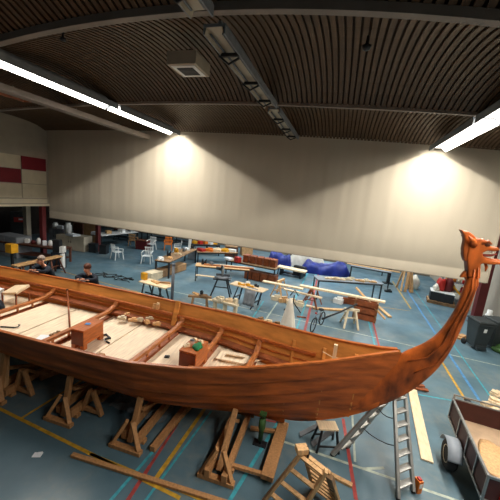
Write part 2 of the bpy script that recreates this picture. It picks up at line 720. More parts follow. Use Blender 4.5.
def interp(tab, x):
    if x <= tab[0][0]:
        return tab[0][1]
    for (a, b), (c, d) in zip(tab, tab[1:]):
        if x <= c:
            return b + (d - b) * (x - a) / (c - a)
    return tab[-1][1]


UC = -1.9           # midships
BT = [(0, 1.43), (.9, 1.425), (1.9, 1.40), (2.9, 1.36), (3.9, 1.20), (4.9, .87), (5.9, .48), (6.4, .28), (6.9, .09), (7.15, .045)]
ZT_ = [(0, 1.53), (2.2, 1.53), (2.9, 1.54), (3.9, 1.60), (4.9, 1.69), (5.9, 1.82), (6.4, 1.91), (6.9, 2.02), (7.15, 2.08)]
KT = [(0, .22), (4.3, .22), (5.0, .25), (5.5, .31), (6.0, .43), (6.4, .6), (6.8, .86), (7.05, 1.08)]   # keel line
PROF = [(0, 0), (.13, .015), (.34, .08), (.52, .165), (.67, .27), (.79, .42), (.87, .58), (.935, .79), (1, 1)]


def smooth(tab):
    out = []
    for i in range(len(tab) - 1):
        out.append(tab[i])
    out.append(tab[-1])
    return out


def hull_pt(s, t, off=0.0, end=1):
    """s 0..1 midships to stem, t 0..1 keel to sheer"""
    ug = 7.15 * s
    uk = 6.95 * s
    b, zg, zk = interp(BT, ug), interp(ZT_, ug), interp(KT, uk)
    zk += .22 * min(1, max(0, (1.3 - (UC + end * ug)) / 3.4)) * (1 - min(1, max(0, s - .55) / .4))
    i = min(int(t * 8), 7)
    f = t * 8 - i
    fv = PROF[i][0] + (PROF[i + 1][0] - PROF[i][0]) * f
    gz = PROF[i][1] + (PROF[i + 1][1] - PROF[i][1]) * f
    q = max(0, (s - .45) / .55) ** 1.1          # sections sharpen towards the stem
    lin = gz ** .8
    fv = fv * (1 - q) + lin * q
    du = uk + (ug - uk) * gz
    # flatten flare of the stem rake
    return du, max(.03, b * fv) + off, zk + (zg - zk) * gz


ship = thing('viking_ship', 'long clinker built wooden ship with a carved dragon head on its curved bow', 'ship', SM, SA)
NS = 26
SV = [1 - (1 - i / NS) ** 1.25 for i in range(NS + 1)]


def us(d, end):
    return UC + d * end


hull = MB()
NT = 8
for end in (1, -1):
    for side in (-1, 1):
        for k in range(NT):
            t0, t1 = k / NT, (k + 1) / NT
            vs, fs = [], []
            sub = 3
            for j in range(sub + 1):
                t = t0 + (t1 - t0) * j / sub
                lap = .022 * (1 - j / sub)          # lower edge of each strake stands proud
                for s in SV:
                    u, v, z = hull_pt(s, t, lap * (1 if k else 0) * min(1, 4 * (1.02 - s)) + .012, end)
                    vs.append((us(u, end), side * v, z - (.012 if (j == 0 and k) else 0)))
            n = NS + 1
            for j in range(sub):
                for i in range(NS):
                    fs.append((j * n + i, j * n + i + 1, j * n + n + i + 1, j * n + n + i))
            # lower lap edge
            o = len(vs)
            for s in SV:
                u, v, z = hull_pt(s, t0, -.012, end)
                vs.append((us(u, end), side * max(v, .012), z))
            for i in range(NS):
                fs.append((i, i + 1, o + i + 1, o + i))
            hull.add(vs, fs, 'hull_wood')
            # inside skin
            vs, fs = [], []
            for j in range(2):
                t = t0 + (t1 - t0) * j
                for s in SV:
                    u, v, z = hull_pt(s, t, -.022 - (.012 if j == 0 else 0), end)
                    vs.append((us(u, end), side * max(v, .008), z))
            for i in range(NS):
                fs.append((i, i + 1, n + i + 1, n + i))
            hull.add(vs, fs, 'inner_wood')
hull.build('hull', 'hull_wood', ship, fix=False)

# keel with both stems: a swept bar
OUT = [(3.4, .2), (3.8, .26), (4.31, .46), (4.94, .85), (5.39, 1.22), (5.66, 1.56), (5.88, 1.95), (5.99, 2.37), (6.045, 2.8), (6.09, 3.14), (6.10, 3.47), (6.05, 3.7)]
INN = [(3.4, .34), (3.8, .46), (4.2, .75), (4.75, 1.3), (5.05, 1.75), (5.25, 2.09), (5.45, 2.21), (5.65, 2.39), (5.78, 2.63), (5.865, 2.88), (5.92, 3.2), (5.925, 3.6)]
for end in (1, -1):
    st = MB()
    A = OUT if end == 1 else OUT[:9]
    B = INN if end == 1 else INN[:9]
    rings = []
    vs, fs = [], []
    for i, ((a, b), (c, d)) in enumerate(zip(A, B)):
        f = i / (len(OUT) - 1)
        wo, wi = .055, .09 + .04 * min(1, f * 2)
        if f > .5:
            wi = .13
            wo = .07
        ring = [(a, -wo / 2, b), (a, wo / 2, b), ((a + c) / 2, wi * .62, (b + d) / 2), (c, wi / 2, d), (c, -wi / 2, d), ((a + c) / 2, -wi * .62, (b + d) / 2)]
        for (x, y, z) in ring:
            u = x if end == 1 else 2 * UC - x
            vs.append((u, y, z))
    n = 6
    for i in range(len(A) - 1):
        for k in range(n):
            k2 = (k + 1) % n
            fs.append((i * n + k, i * n + k2, i * n + n + k2, i * n + n + k))
    fs.append(tuple(range(n)))
    fs.append(tuple(range((len(A) - 1) * n, len(A) * n)))
    st.add(vs, fs, 'carve_wood')
    o = st.build('stem', 'carve_wood', ship)
    sb = o.modifiers.new('sub', 'SUBSURF')
    sb.levels = sb.render_levels = 2
    bake(o)
    o.data.materials.clear()
    o.data.materials.append(MATS['carve_wood'])
kl = MB()
kl.path_rect([(u, 0, hull_pt(min(1, abs(u - UC) / 7.15), 0, 0, 1 if u >= UC else -1)[2] - .02) for u in (-7.2, -6, -4.5, -3, -2, -1, 0, 1, 2, 3.5)], .1, .16, 'hull_wood', (0, 1, 0))
kl.build('keel', 'hull_wood', ship)

# carved lines on the stem: raised ribbons on both faces
for side in (-1, 1):
    rb = MB()
    for off in (.35, .68):
        pts = []
        for i in range(5, len(OUT)):
            a, b = OUT[i]
            c, d = INN[i]
            k = off + .1 * math.sin(i * 1.7)
            pts.append((a + (c - a) * k, side * (.098 if i > 5 else .08), b + (d - b) * k))
        rb.tube(pts, .009, n=6)
    rb.build('carved_band', 'carve_wood', ship)

# caps, stringers and shelf on both sides


def side_line(t, u0, u1, side, dv, dz, step=.25):
    pts = []
    n = int((u1 - u0) / step) + 1
    for i in range(n + 1):
        u = u0 + (u1 - u0) * i / n
        d = abs(u - UC)
        _, v, z = hull_pt(min(1, d / 7.15), t, 0, 1 if u >= UC else -1)
        pts.append((u, side * (v + dv), z + dz))
    return pts


for side in (-1, 1):
    b = MB()
    b.path_rect(side_line(1, -9.0, 5.2, side, -.005, .012), .06, .035, 'rail_wood', (0, 1, 0))
    b.build('gunwale', 'rail_wood', ship)
    b = MB()
    b.path_rect(side_line(.87, -8.2, 3.9, side, -.065, .0), .07, .06, 'rail_wood', (0, 1, 0))
    b.path_rect(side_line(.80, -8.2, 3.9, side, -.05, .0), .04, .03, 'rail_wood', (0, 1, 0))
    b.build('stringer', 'rail_wood', ship)
    b = MB()
    b.path_rect(side_line(.75, -7.6, 3.5, side, -.12, .0), .2, .045, 'red_wood', (0, 1, 0))
    b.build('shelf_plank', 'red_wood', ship)

# deck boards: wide pale panels between the cross timbers
DZ = .92
BEAMS = [-5.45, -3.42, -1.37, .6, 1.68, 2.66]
EDGES = [-7.0, -6.45, -5.45, -4.4, -3.42, -2.4, -1.37, -.4, .6, 1.68, 2.66, 3.35]


def deck_w(u):
    d = abs(u - UC) / 7.15
    best = .3
    for t in [k / 40 for k in range(10, 40)]:
        _, v, z = hull_pt(d, t, 0, 1 if u >= UC else -1)
        if z <= DZ:
            best = v
    return best - .045


for a, b in zip(EDGES, EDGES[1:]):
    g = .018
    k = MB()
    for sgn in (0,):
        u0, u1 = a + g, b - g
        v0, v1 = deck_w(u0), deck_w(u1)
        vs = []
        for z in (DZ - .03, DZ):
            vs += [(u0, -v0, z), (u1, -v1, z), (u1, v1, z), (u0, v0, z)]
        k.add(vs, [(3, 2, 1, 0), (4, 5, 6, 7), (0, 1, 5, 4), (1, 2, 6, 5), (2, 3, 7, 6), (3, 0, 4, 7)], 'deck_pine')
    k.build('deck_panel', 'deck_pine', ship)
# floor timbers under the seams
fb = MB()
for e in EDGES[1:-1]:
    w = deck_w(e) - .02
    fb.box((e, 0, DZ - .06), (.1, 2 * w, .06), 'dark_wood')
fb.build('floor_timbers', 'dark_wood', ship)

# cross beams with curved knees, held above the deck by short posts
for e in BEAMS:
    w = deck_w(e)
    d = abs(e - UC) / 7.15
    _, vr, zr = hull_pt(d, .86, 0, 1 if e >= UC else -1)
    skew = -.04
    k = MB()
    pts = []
    top = DZ + .17
    if w > .8:
        raw = [(-1, zr), (-.93, zr - .1), (-.86, top + .07), (-.76, top + .015), (-.5, top), (0, top), (.5, top), (.76, top + .015), (.86, top + .07), (.93, zr - .1), (1, zr)]
    else:
        raw = [(-1, zr), (-.9, top + .1), (-.7, top), (0, top), (.7, top), (.9, top + .1), (1, zr)]
    pts = [(e - skew * f, f * (vr - .06), z) for f, z in raw]
    k.path_rect(pts, .1, .075, 'beam_wood', (1, 0, 0))
    bo = k.build('cross_beam', 'beam_wood', ship, .012)
    p = MB()
    for f in (-.55, -.2, .2, .55):
        p.box((e - skew * f, f * w, DZ + .07), (.035, .035, .15), 'beam_wood')
    p.box((e, 0, DZ + .012), (.14, 2 * w * .96, .024), 'red_wood')
    p.build('beam_support', 'beam_wood', ship)

# the tall frame against the far side, and a few ribs by the bow
def rib(u, side, t0, t1, wd, dp, m='inner_wood'):
    d = abs(u - UC) / 7.15
    pts = []
    for i in range(9):
        t = t0 + (t1 - t0) * i / 8
        _, v, z = hull_pt(d, t)
        pts.append((u, side * (v - .02 - dp / 2), z))
    k = MB()
    k.path_rect(pts, wd, dp, m, (1, 0, 0))
    return k.build('rib', m, ship, .008)


rib(.42, 1, .62, 1.03, .12, .09)
rib(.42, -1, .62, 1.0, .12, .09)
for u in (3.45, 4.05, 4.6):
    for side in (-1, 1):
        rib(u, side, .2, .93, .06, .05)
k = MB()
u = 4.75
_, vv, zz = hull_pt(abs(u - UC) / 7.15, .8)
k.box((u, 0, 1.62), (.05, vv * 2 - .06, .05), 'rail_wood')
k.build('breasthook', 'rail_wood', ship)

# dragon head: carved pieces, in the plane of the stem
HX = 0.0


def carved(name, outline, thick, m, vox=.022, parent=ship, y=0, smoothit=6):
    b = MB()
    b.prism(outline, thick, m)
    o = b.build(name, m, parent)
    r = o.modifiers.new('r', 'REMESH')
    r.mode = 'VOXEL'
    r.voxel_size = vox
    s = o.modifiers.new('s', 'SMOOTH')
    s.iterations = smoothit
    s.factor = .6
    bake(o)
    o.data.materials.clear()
    o.data.materials.append(MATS[m])
    o.location.y = y
    return o


head = carved('dragon_head', [(5.92, 3.5), (6.08, 3.5), (6.06, 3.62), (6.04, 3.73), (6.14, 3.725), (6.30, 3.75), (6.315, 3.8), (6.2, 3.795), (6.11, 3.81), (6.04, 3.845), (6.03, 3.885), (6.08, 3.93),
                              (6.2, 3.935), (6.24, 3.96), (6.2, 3.995), (6.12, 3.99), (6.07, 4.025), (6.0, 4.08), (5.93, 4.10), (5.88, 4.06), (5.84, 3.97), (5.84, 3.8), (5.88, 3.66)], .16, 'carve_wood', .014, smoothit=4)
crest = carved('crest', [(5.84, 3.72), (5.80, 3.80), (5.775, 3.92), (5.775, 4.02), (5.76, 4.10), (5.69, 4.19), (5.80, 4.175), (5.89, 4.12), (5.93, 4.04), (5.92, 3.9), (5.9, 3.78)], .12, 'carve_wood', .014, smoothit=4)
carved('neck_spur', [(5.9, 3.6), (5.86, 3.55), (5.83, 3.46), (5.90, 3.48), (5.92, 3.42), (5.95, 3.55)], .08, 'carve_wood', .014)
for s in (-1, 1):
    b = MB()
    b.lathe([(.004, -.03), (.04, -.012), (.045, .006), (.03, .022), (.004, .03)], (6.06, s * .07, 4.025), 'dark_wood', 10, 'y')
    b.build('eye', 'dark_wood', ship)
    b = MB()
    b.tube([(5.99, s * .07, 4.02), (6.05, s * .085, 4.065), (6.11, s * .07, 4.03)], [.02, .03, .015])
    b.build('brow', 'carve_wood', ship)
    b = MB()
    b.tube([(5.9, s * .07, 3.98), (5.84, s * .12, 4.06), (5.78, s * .13, 4.11)], [.045, .035, .01])
    b.build('ear', 'carve_wood', ship)
    b = MB()
    for i in range(3):
        b.lathe([(.014, 0), (.012, -.02), (.003, -.055)], (6.12 + i * .035, s * .045, 3.945), 'tooth', 6)
    b.build('tooth_row', 'tooth', ship)
    b = MB()
    b.tube([(6.1, s * .05, 3.81), (6.22, s * .05, 3.795), (6.29, s * .045, 3.81)], [.012, .014, .008])
    b.build('lip', 'carve_wood', ship)
b = MB()
b.tube([(6.02, 0, 3.85), (6.1, 0, 3.85), (6.18, 0, 3.86), (6.24, 0, 3.89)], [.02, .022, .018, .006], 'red_tongue')
b.build('tongue', 'red_tongue', ship)
b = MB()
b.tube([(6.24, 0, 3.775), (6.34, 0, 3.79), (6.4, 0, 3.78), (6.42, 0, 3.75)], [.035, .03, .026, .01], 'carve_wood')
b.tube([(6.12, 0, 3.74), (6.15, 0, 3.68), (6.15, 0, 3.61)], [.02, .022, .008], 'carve_wood')
b.build('jaw_curl', 'carve_wood', ship)

# ---------------------------------------------------------------- on the deck


def chest(px, py, label, w, ln, hh, rz, rest=DZ):
    c = W(*PB(px, py, DZ)[:2], rest)
    t = thing('wooden_chest', label, 'box', c, rz)
    b = MB()
    b.box((0, 0, .1 + (hh - .1) / 2), (w, ln, hh - .1), 'box_wood')
    b.build('body', 'box_wood', t, .008)
    b = MB()
    b.box((0, -ln / 2 - .006, .1 + (hh - .12) / 2), (w * .94, .014, hh - .13), 'box_end_wood')
    b.build('end_panel', 'box_end_wood', t)
    for sx in (-1, 1):
        for sy in (-1, 1):
            b = MB()
            b.box((sx * (w / 2 - .04), sy * (ln / 2 - .05), .06), (.08, .1, .12), 'box_wood')
            b.build('foot', 'box_wood', t)
    b = MB()
    b.box((0, 0, hh + .008), (w + .012, ln + .012, .018), 'box_wood')
    b.build('lid', 'box_wood', t, .004)
    return t


c1 = chest(88, 343, 'orange wooden chest with blue tape on its lid, standing over a cross beam', .3, .58, .42, SA + R(2))
b = MB()
b.box((0, 0, .446), (.1, .09, .006), rot=(0, 0, .3))
b.build('blue_tape', 'blue_tape', c1)
c2 = chest(193, 366, 'orange wooden chest with a green rag on top, dark end towards the camera', .36, .54, .43, SA - R(2))
b = MB()
b.tube([(-.03, -.262, .16), (-.03, -.29, .13), (-.03, -.262, .1)], .014)
b.build('handle', 'beam_wood', c2)
# things on the second chest
o2 = c2.location


def on2(x, y, z):
    c, s = math.cos(SA), math.sin(SA)
    return Vector((o2.x + x * c - y * s, o2.y + x * s + y * c, o2.z + .438 + z))


def crumple(name, loc, sx, sy, sz, m, label, cat, seed, sub=3):
    rnd = random.Random(seed)
    bm = bmesh.new()
    bmesh.ops.create_icosphere(bm, subdivisions=sub, radius=1)
    fr = [(Vector((rnd.uniform(-1, 1), rnd.uniform(-1, 1), rnd.uniform(-1, 1))).normalized() * rnd.uniform(2, 5), rnd.uniform(0, 6)) for _ in range(8)]
    for v in bm.verts:
        k = 1 + sum(.07 * math.sin(v.co.dot(f) * 1.4 + p) for f, p in fr)
        v.co *= k
        z = max(v.co.z, -.55)
        v.co = Vector((v.co.x * sx, v.co.y * sy, (z + .55) * sz / 1.5))
    me = bpy.data.meshes.new(name)
    bm.to_mesh(me)
    bm.free()
    for p in me.polygons:
        p.use_smooth = True
    me.materials.append(MATS[m])
    o = bpy.data.objects.new(name, me)
    COL.objects.link(o)
    o.location = loc
    if label:
        tag(o, label, cat)
    return o


crumple('rag', on2(.09, -.06, 0), .09, .12, .09, 'green', 'crumpled green rag on the chest nearer the bow', 'cloth', 3)
jr = thing('jar', 'small clear jar on the chest with the green rag', 'jar', on2(-.06, .02, .0))
b = MB()
b.lathe([(.045, 0), (.05, .02), (.05, .08), (.04, .1)], n=12)
b.build('glass', 'film', jr)
b = MB()
b.lathe([(.042, .1), (.042, .12)], n=12)
b.build('lid', 'grey_metal', jr)
for (x, y, rz, lb) in ((-.1, .17, .2, 'pale wood offcut on the far corner of the chest with the rag'), (.06, .16, -.5, 'second pale wood offcut on the far end of the chest with the rag'), (-.12, -.1, .9, 'brown wood offcut beside the jar on the chest')):
    b = MB()
    b.box((0, 0, .025), (.13, .06, .05))
    b.box((.03, 0, .06), (.05, .05, .03))
    tag(b.build('wood_block', 'pale_pine', bevel=.004, loc=on2(x, y, 0), rz=rz), lb, 'wood block')


def deck_at(px, py, h=0):
    return W(*PB(px, py, DZ + h)[:2], DZ + h)


# offcuts on the shelf by the far side
SH = []
for i, (px, py, lb) in enumerate(((122, 316, 'leftmost pale offcut in the heap along the far side of the deck'), (127, 313, 'thick square offcut on the heap along the far side'), (133, 318, 'flat offcut in the middle of the heap along the far side'), (140, 318, 'long pale offcut in the heap by the far side'), (147, 320, 'slanted offcut right in the heap by the far side'), (157, 322, 'rightmost yellowish offcut of the heap by the far side'), (151, 316, 'pale square offcut leaning on the far side above the heap'))):
    b = MB()
    rnd = random.Random(i)
    b.box((0, 0, .03), (rnd.uniform(.14, .22), .1, .06))
    b.box((.02, 0, .075), (.09, .07, .035), rot=(0, 0, .3))
    q = PB(px, py, DZ + .17)
    tag(b.build('wood_block', 'pine' if i % 3 else 'cream', bevel=.004, loc=W(q.x, min(q.y, 1.18), DZ + .09), rz=rnd.uniform(-.6, .6)), lb, 'wood block', None)
b = MB()
b.box((0, 0, .07), (.18, .05, .14), rot=(R(-12), 0, 0))
b.box((-.05, -.03, .05), (.06, .05, .1), rot=(R(-12), 0, .2))
q = PB(158, 308, 1.28)
t = thing('bracket_block', 'small pale wooden bracket propped on the far stringer above the heap of offcuts', 'wood block', W(q.x, 1.28, 1.28))
b.build('body', 'pine', t)
b = MB()
b.box((.05, 0, .16), (.06, .05, .05), rot=(0, .2, .3))
b.build('peg', 'pale_pine', t)
# tilted pale panel and things at the left edge
q = deck_at(15, 303)
t = thing('hatch_board', 'pale board tilted on thin legs at the left edge of the deck', 'board', q, R(10))
b = MB()
b.box((0, .05, .36), (.44, .44, .07), rot=(R(12), R(-10), 0))
b.build('panel', 'pale_pine', t, .006)
for x, y, h in ((-.2, -.16, .32), (.2, -.16, .34), (-.2, .24, .2), (.2, .24, .22)):
    b = MB()
    b.box((x, y, h / 2), (.03, .03, h))
    b.build('leg', 'red_wood', t)
crumple('bag', deck_at(-2, 312), .14, .12, .3, 'navy_cloth', 'black bag on the deck at the left edge of the picture', 'bag', 5)
b = MB()
b.box((0, 0, .15), (.3, .24, .3))
b.box((0, 0, .31), (.32, .26, .02))
tag(b.build('paper_box', 'paper', bevel=.008, loc=deck_at(-4, 300)), 'white box behind the black bag at the left edge', 'box')
# rod leaning on the far side
t = thing('wooden_rod', 'thin brown rod leaning from the deck on the far stringer near a beam end', 'rod', (0, 0, 0))
a = deck_at(70, 330)
q = PB(60, 293, 1.3)
b = MB()
b.tube([a, W(q.x, 1.22, 1.3)], .02)
b.build('shaft', 'red_wood', t)
b = MB()
b.lathe([(.01, 0), (.03, .01), (.03, .05), (.01, .06)], W(q.x, 1.22, 1.29))
b.build('knob', 'black_metal', t)
t = thing('iron_hook', 'small iron hooked tool lying on the deck near the near side', 'tool', deck_at(10, 328), R(20))
b = MB()
b.tube([(-.2, 0, .02), (.1, 0, .02)], .015)
b.build('handle', 'black_metal', t)
b = MB()
b.tube([(.1, 0, .02), (.16, .02, .03), (.16, .08, .05), (.12, .1, .04)], .014)
b.build('hook', 'black_metal', t)
t = thing('clamp', 'small black clamp lying beside the chest with blue tape', 'clamp', deck_at(108, 337), R(-25))
b = MB()
b.box((0, 0, .02), (.26, .025, .03))
b.build('bar', 'black_metal', t)
for x in (-.1, .1):
    b = MB()
    b.box((x, -.05, .025), (.03, .12, .035))
    b.build('jaw', 'black_metal', t)
t = thing('screwdriver', 'thin dark tool lying before the clamp on the deck', 'tool', deck_at(106, 342), R(-15))
b = MB()
b.tube([(-.13, 0, .02), (.02, 0, .02)], .008)
b.build('blade', 'steel', t)
b = MB()
b.tube([(.02, 0, .02), (.12, 0, .02)], [.018, .02])
b.build('grip', 'rubber', t)
b = MB()
b.box((0, 0, .006), (.34, .24, .012), rot=(0, 0, .4))
tag(b.build('paper_sheet', 'paper', loc=deck_at(46, 338)), 'white paper sheet on the deck beside the near side', 'paper')
for px, py, rz, lb in ((53, 336, .3, 'small dark offcut on the deck right of the white paper'), (57, 334, 1.0, 'dark wedge on the deck close to the chest with blue tape')):
    b = MB()
    b.box((0, 0, .02), (.14, .06, .04))
    b.box((.03, 0, .05), (.07, .05, .03), rot=(0, .3, 0))
    tag(b.build('wood_block', 'old_wood', loc=deck_at(px, py), rz=rz), lb, 'wood block')
b = MB()
b.box((0, 0, .01), (.1, .08, .02))
b.box((0, 0, .025), (.06, .05, .012))
tag(b.build('metal_plate', 'black_metal', loc=deck_at(167, 357), rz=.3), 'small black square plate on the pale deck between beam and chest', 'plate')
# plywood template with a triangular hole
t = thing('plywood_template', 'pale plywood template with a long hole lying near the bow end of the deck', 'template', deck_at(237, 360, .0), SA + R(4))
b = MB()
ou = [(-.42, -.2), (.2, -.2), (.55, .12), (.52, .2), (-.38, .14)]
ih = [(-.28, -.1), (.1, -.1), (.18, .05), (-.26, .04)]
tb = .05
vs = []
for z in (tb, tb + .025):
    vs += [(x, y, z) for x, y in ou] + [(x, y, z) for x, y in ih]
top = [(0, 1, 6, 5), (1, 2, 7, 6), (2, 3, 7), (3, 4, 8, 7), (4, 0, 5, 8)]
fs = [tuple(k + 9 for k in f) for f in top] + [tuple(reversed(f)) for f in top]
fs += [(k, (k + 1) % 5, (k + 1) % 5 + 9, k + 9) for k in range(5)] + [(5 + (k + 1) % 4, 5 + k, 14 + k, 14 + (k + 1) % 4) for k in range(4)]
b.add(vs, fs)
b.build('sheet', 'deck_pine', t)
b = MB()
for x in (-.35, .3):
    b.box((x, 0, .025), (.05, .3, .05))
b.build('batten', 'old_wood', t)
# pale stick standing in the bow
q = PB(333, 352, 1.66)
t = thing('pale_batten', 'pale upright stick standing inside the bow above the near side', 'stick', W(3.95, .06, 0))
b = MB()
b.beam((0, 0, 1.0), (0, -.02, 2.02), .06, .05)
b.build('stick', 'pale_pine', t)
t.location = W(q.x, -.12, 0)
b = MB()
b.box((0, 0, .02), (.1, .05, .05))
b.box((.02, 0, .05), (.05, .04, .02))
tag(b.build('wood_block', 'white_plastic', loc=W(2.93, 1.12, 1.36)), 'small white block on the far stringer near the bow', 'block')
t = thing('rope', 'thin pale cord sagging across the inside of the bow', 'cord', (0, 0, 0))
b = MB()
b.tube([W(4.0, -.1, 1.82), W(4.2, .0, 1.70), W(4.45, .1, 1.68), W(4.75, .12, 1.72)], .007, n=6)
b.build('strand', 'cream', t)

# ------------------------------------------------------------------ stands under the ship


def hull_z(u, v):
    d = abs(u - UC) / 7.15
    for k in range(200):
        _, vv, z = hull_pt(d, k / 200, 0, 1 if u >= UC else -1)
        if vv >= abs(v):
            return z
    return 1.5


def cradle(u, label, lean=.16, extra=0):
    t = thing('ship_cradle', label, 'support', W(u, 0, 0), SA, None)
    b = MB()
    for x in (-.14, .14):
        m = MB()
        m.beam((x, -.78 * interp(BT, abs(u - UC)) - lean, .13), (x + extra, .78 * interp(BT, abs(u - UC)) + lean, .13), .09, .13)
        m.build('base_rail', 'stand_wood', t, .006)
    vt = (.78 if lean < .5 else .6) * interp(BT, abs(u - UC))
    vb = vt + lean
    for y in (-vb - .12, -vb + .12, vb - .12, vb + .12):
        m = MB()
        m.box((0, y, .035), (.6 if abs(y) > vb else .44, .1, .07))
        m.build('foot', 'stand_wood', t, .005)
    for sy in (-1, 1):
        zt = hull_z(u, vt) - .035
        m = MB()
        m.beam((0, sy * vb, .06), (0, sy * vt, zt), .09, .08)
        m.build('post', 'stand_wood', t, .005)
        for sx in (-1, 1):
            m = MB()
            m.beam((sx * .25, sy * (vb + .12), .07), (sx * .05, sy * (vb + .02), .47), .07, .055)
            m.build('brace', 'stand_wood', t, .004)
        m = MB()
        m.beam((0, sy * vt * .95, zt * .6), (0, sy * .35, .2), .07, .06)
        m.build('strut', 'stand_wood', t, .004)
    m = MB()
    m.box((0, 0, .165), (.5, .2, .06))
    m.build('keel_block', 'old_wood', t, .005)
    return t


for u, lb, ln_ in ((-2.0, 'wooden cradle of posts and braces under the hull at the left edge of the picture', .16),
              (-.43, 'wooden cradle under the hull, second from the left, above the yellow floor line', .16),
              (1.04, 'wooden cradle under the hull beside the red floor line', .27),
              (2.66, 'wooden cradle under the hull nearest the green jack', .72),
              (-3.7, 'wooden cradle under the stern half of the ship, out at the left', .16)):
    cradle(u, lb, ln_)
# timber lying under the hull along the cradles, and small A-frames at its far side
for i, (px, py, qx, qy, w_, h_, z_, lb) in enumerate((
        (152, 452, 196, 396, .1, .1, .05, 'heavy timber on the floor under the hull beside the red line'),
        (160, 440, 203, 392, .12, .06, .03, 'broad board on the floor under the hull right of the red line cradle'),
        (100, 402, 128, 380, .1, .08, .04, 'timber on the floor under the dark middle of the hull'),
        (20, 384, 60, 366, .12, .08, .04, 'timber on the floor under the stern half of the hull, at left'),
        (40, 380, 75, 366, .1, .1, .05, 'second timber on the floor under the stern half of the hull'))):
    a, c = P(px, py), P(qx, qy)
    m = MB()
    m.beam(a + Vector((0, 0, z_)), c + Vector((0, 0, z_)), w_, h_)
    tag(m.build('timber', 'stand_wood', bevel=.004), lb, 'timber')
for px, py, hh, lb in ((92, 414, .5, 'small wooden A-frame prop in the shade under the hull beside the second cradle'), (24, 394, .55, 'small wooden A-frame prop under the hull at the left edge')):
    q = P(px, py)
    t = thing('prop_frame', lb, 'support', q, SA)
    for sx in (-1, 1):
        m = MB()
        m.beam((sx * .22, 0, .03), (sx * .03, 0, hh), .08, .06)
        m.build('leg', 'stand_wood', t, .004)
    m = MB()
    m.box((0, 0, .09), (.42, .06, .07))
    m.build('tie', 'stand_wood', t)
    m = MB()
    m.beam((0, .05, hh - .04), (0, .6, .05), .07, .06)
    m.build('back_leg', 'stand_wood', t)
# low frame of heavy planks right of the last cradle
a, b_ = P(266, 484), P(283, 428)
t = thing('plank_cradle', 'low frame with one broad heavy plank on the floor under the bow', 'frame', (0, 0, 0))
m = MB()
m.beam((a.x, a.y, .1), (b_.x, b_.y, .1), .2, .09)
m.build('plank', 'stand_wood', t, .006)
for (p, q) in (((232, 470), (262, 479)), ((250, 432), (280, 436))):
    c, d = P(*p), P(*q)
    m = MB()
    m.beam((c.x, c.y, .09), (d.x, d.y, .09), .06, .05)
    m.build('rung', 'stand_wood', t)
# green screw jack
q = P(256, 455)
t = thing('screw_jack', 'green screw jack on a black foot holding up the hull', 'jack', (q.x, q.y + .25, 0))
zt = .42
m = MB()
m.box((0, 0, .012), (.24, .14, .024))
m.tube([(0, 0, .02), (0, 0, .1)], .03)
m.build('foot', 'black_metal', t)
m = MB()
m.tube([(0, 0, .08), (0, 0, .3), (0, 0, .34), (0, 0, .52)], [.04, .045, .065, .06])
m.build('body', 'green_paint', t)
m = MB()
m.tube([(0, 0, .5), (0, 0, .62)], .025)
m.box((0, 0, .62), (.12, .1, .03))
m.build('screw', 'green_paint', t)
# clear film on the floor
q = P(146, 405)
fm = MB()
nn = 14
vs = [(-.6 + 1.2 * i / nn, -.35 + .7 * j / nn, .03 + .05 * math.sin(i * 1.9 + j) * math.sin(j * 2.3 + .6 * i) + .02 * math.sin(i * 3.7)) for j in range(nn + 1) for i in range(nn + 1)]
vs = [(x, y, max(z, .006)) for x, y, z in vs]
fm.add(vs, [(j * (nn + 1) + i, j * (nn + 1) + i + 1, (j + 1) * (nn + 1) + i + 1, (j + 1) * (nn + 1) + i) for j in range(nn) for i in range(nn)], 'film', True)
tag(fm.build('plastic_sheet', 'film', fix=False, loc=(q.x, q.y, .02)), 'crumpled shiny plastic sheet on the floor behind the cradle post', 'plastic sheet')
# long thin timber lying in front, paper scrap
a, c = P(72, 456), P(212, 500)
m = MB()
d = (c - a).normalized()
m.beam(a + Vector((0, 0, .025)), c + d * .7 + Vector((0, 0, .025)), .07, .045)
tag(m.build('timber', 'stand_wood', bevel=.004), 'long thin timber lying on the floor along the yellow line in front', 'timber')
m = MB()
m.box((0, 0, .004), (.13, .09, .006))
m.box((.03, .02, .011), (.06, .06, .005), rot=(0, .2, .4))
tag(m.build('paper_scrap', 'paper', loc=P(37.5, 455), rz=.4), 'small white scrap of paper alone on the floor at bottom left', 'paper')
# stern side legs seen at the left edge: heavy square post
q = P(3, 393)
t = thing('shore_post', 'thick pale square post standing against the hull at the left edge', 'post', (q.x, q.y, 0))
m = MB()
m.beam((0, 0, .03), (.0, .1, 1.02), .12, .12)
m.build('post', 'pine', t, .006)
m = MB()
m.box((0, 0, .02), (.3, .3, .04))
m.build('foot', 'stand_wood', t)

# A-frame trestle with slatted sides, in front of the bow
t = thing('slatted_trestle', 'pale wooden A-frame trestle with slatted ladder sides at the bottom edge', 'trestle', (0, 0, 0))
T0, T1 = P(301, 454, .97), P(325, 473, .97)
F0, F1 = P(262, 503, 0), P(292, 527, 0)
G0, G1 = P(314, 490, 0), P(342, 512, 0)
UPZ = Vector((0, 0, 1))


def ladder_frame(T0, T1, F0, F1, n, nm):
    for A, B in ((T0, F0), (T1, F1)):
        m = MB()
        m.beam(A + (A - B).normalized() * .04, B + (A - B).normalized() * .015, .075, .04)
        m.build(nm + '_leg', 'pine', t, .004)
    for k in range(n):
        f = (k + .12) / n
        m = MB()
        A, B = T0.lerp(F0, f), T1.lerp(F1, f)
        m.beam(A, B, .065, .025)
        m.build(nm + '_slat', 'pine', t, .003)


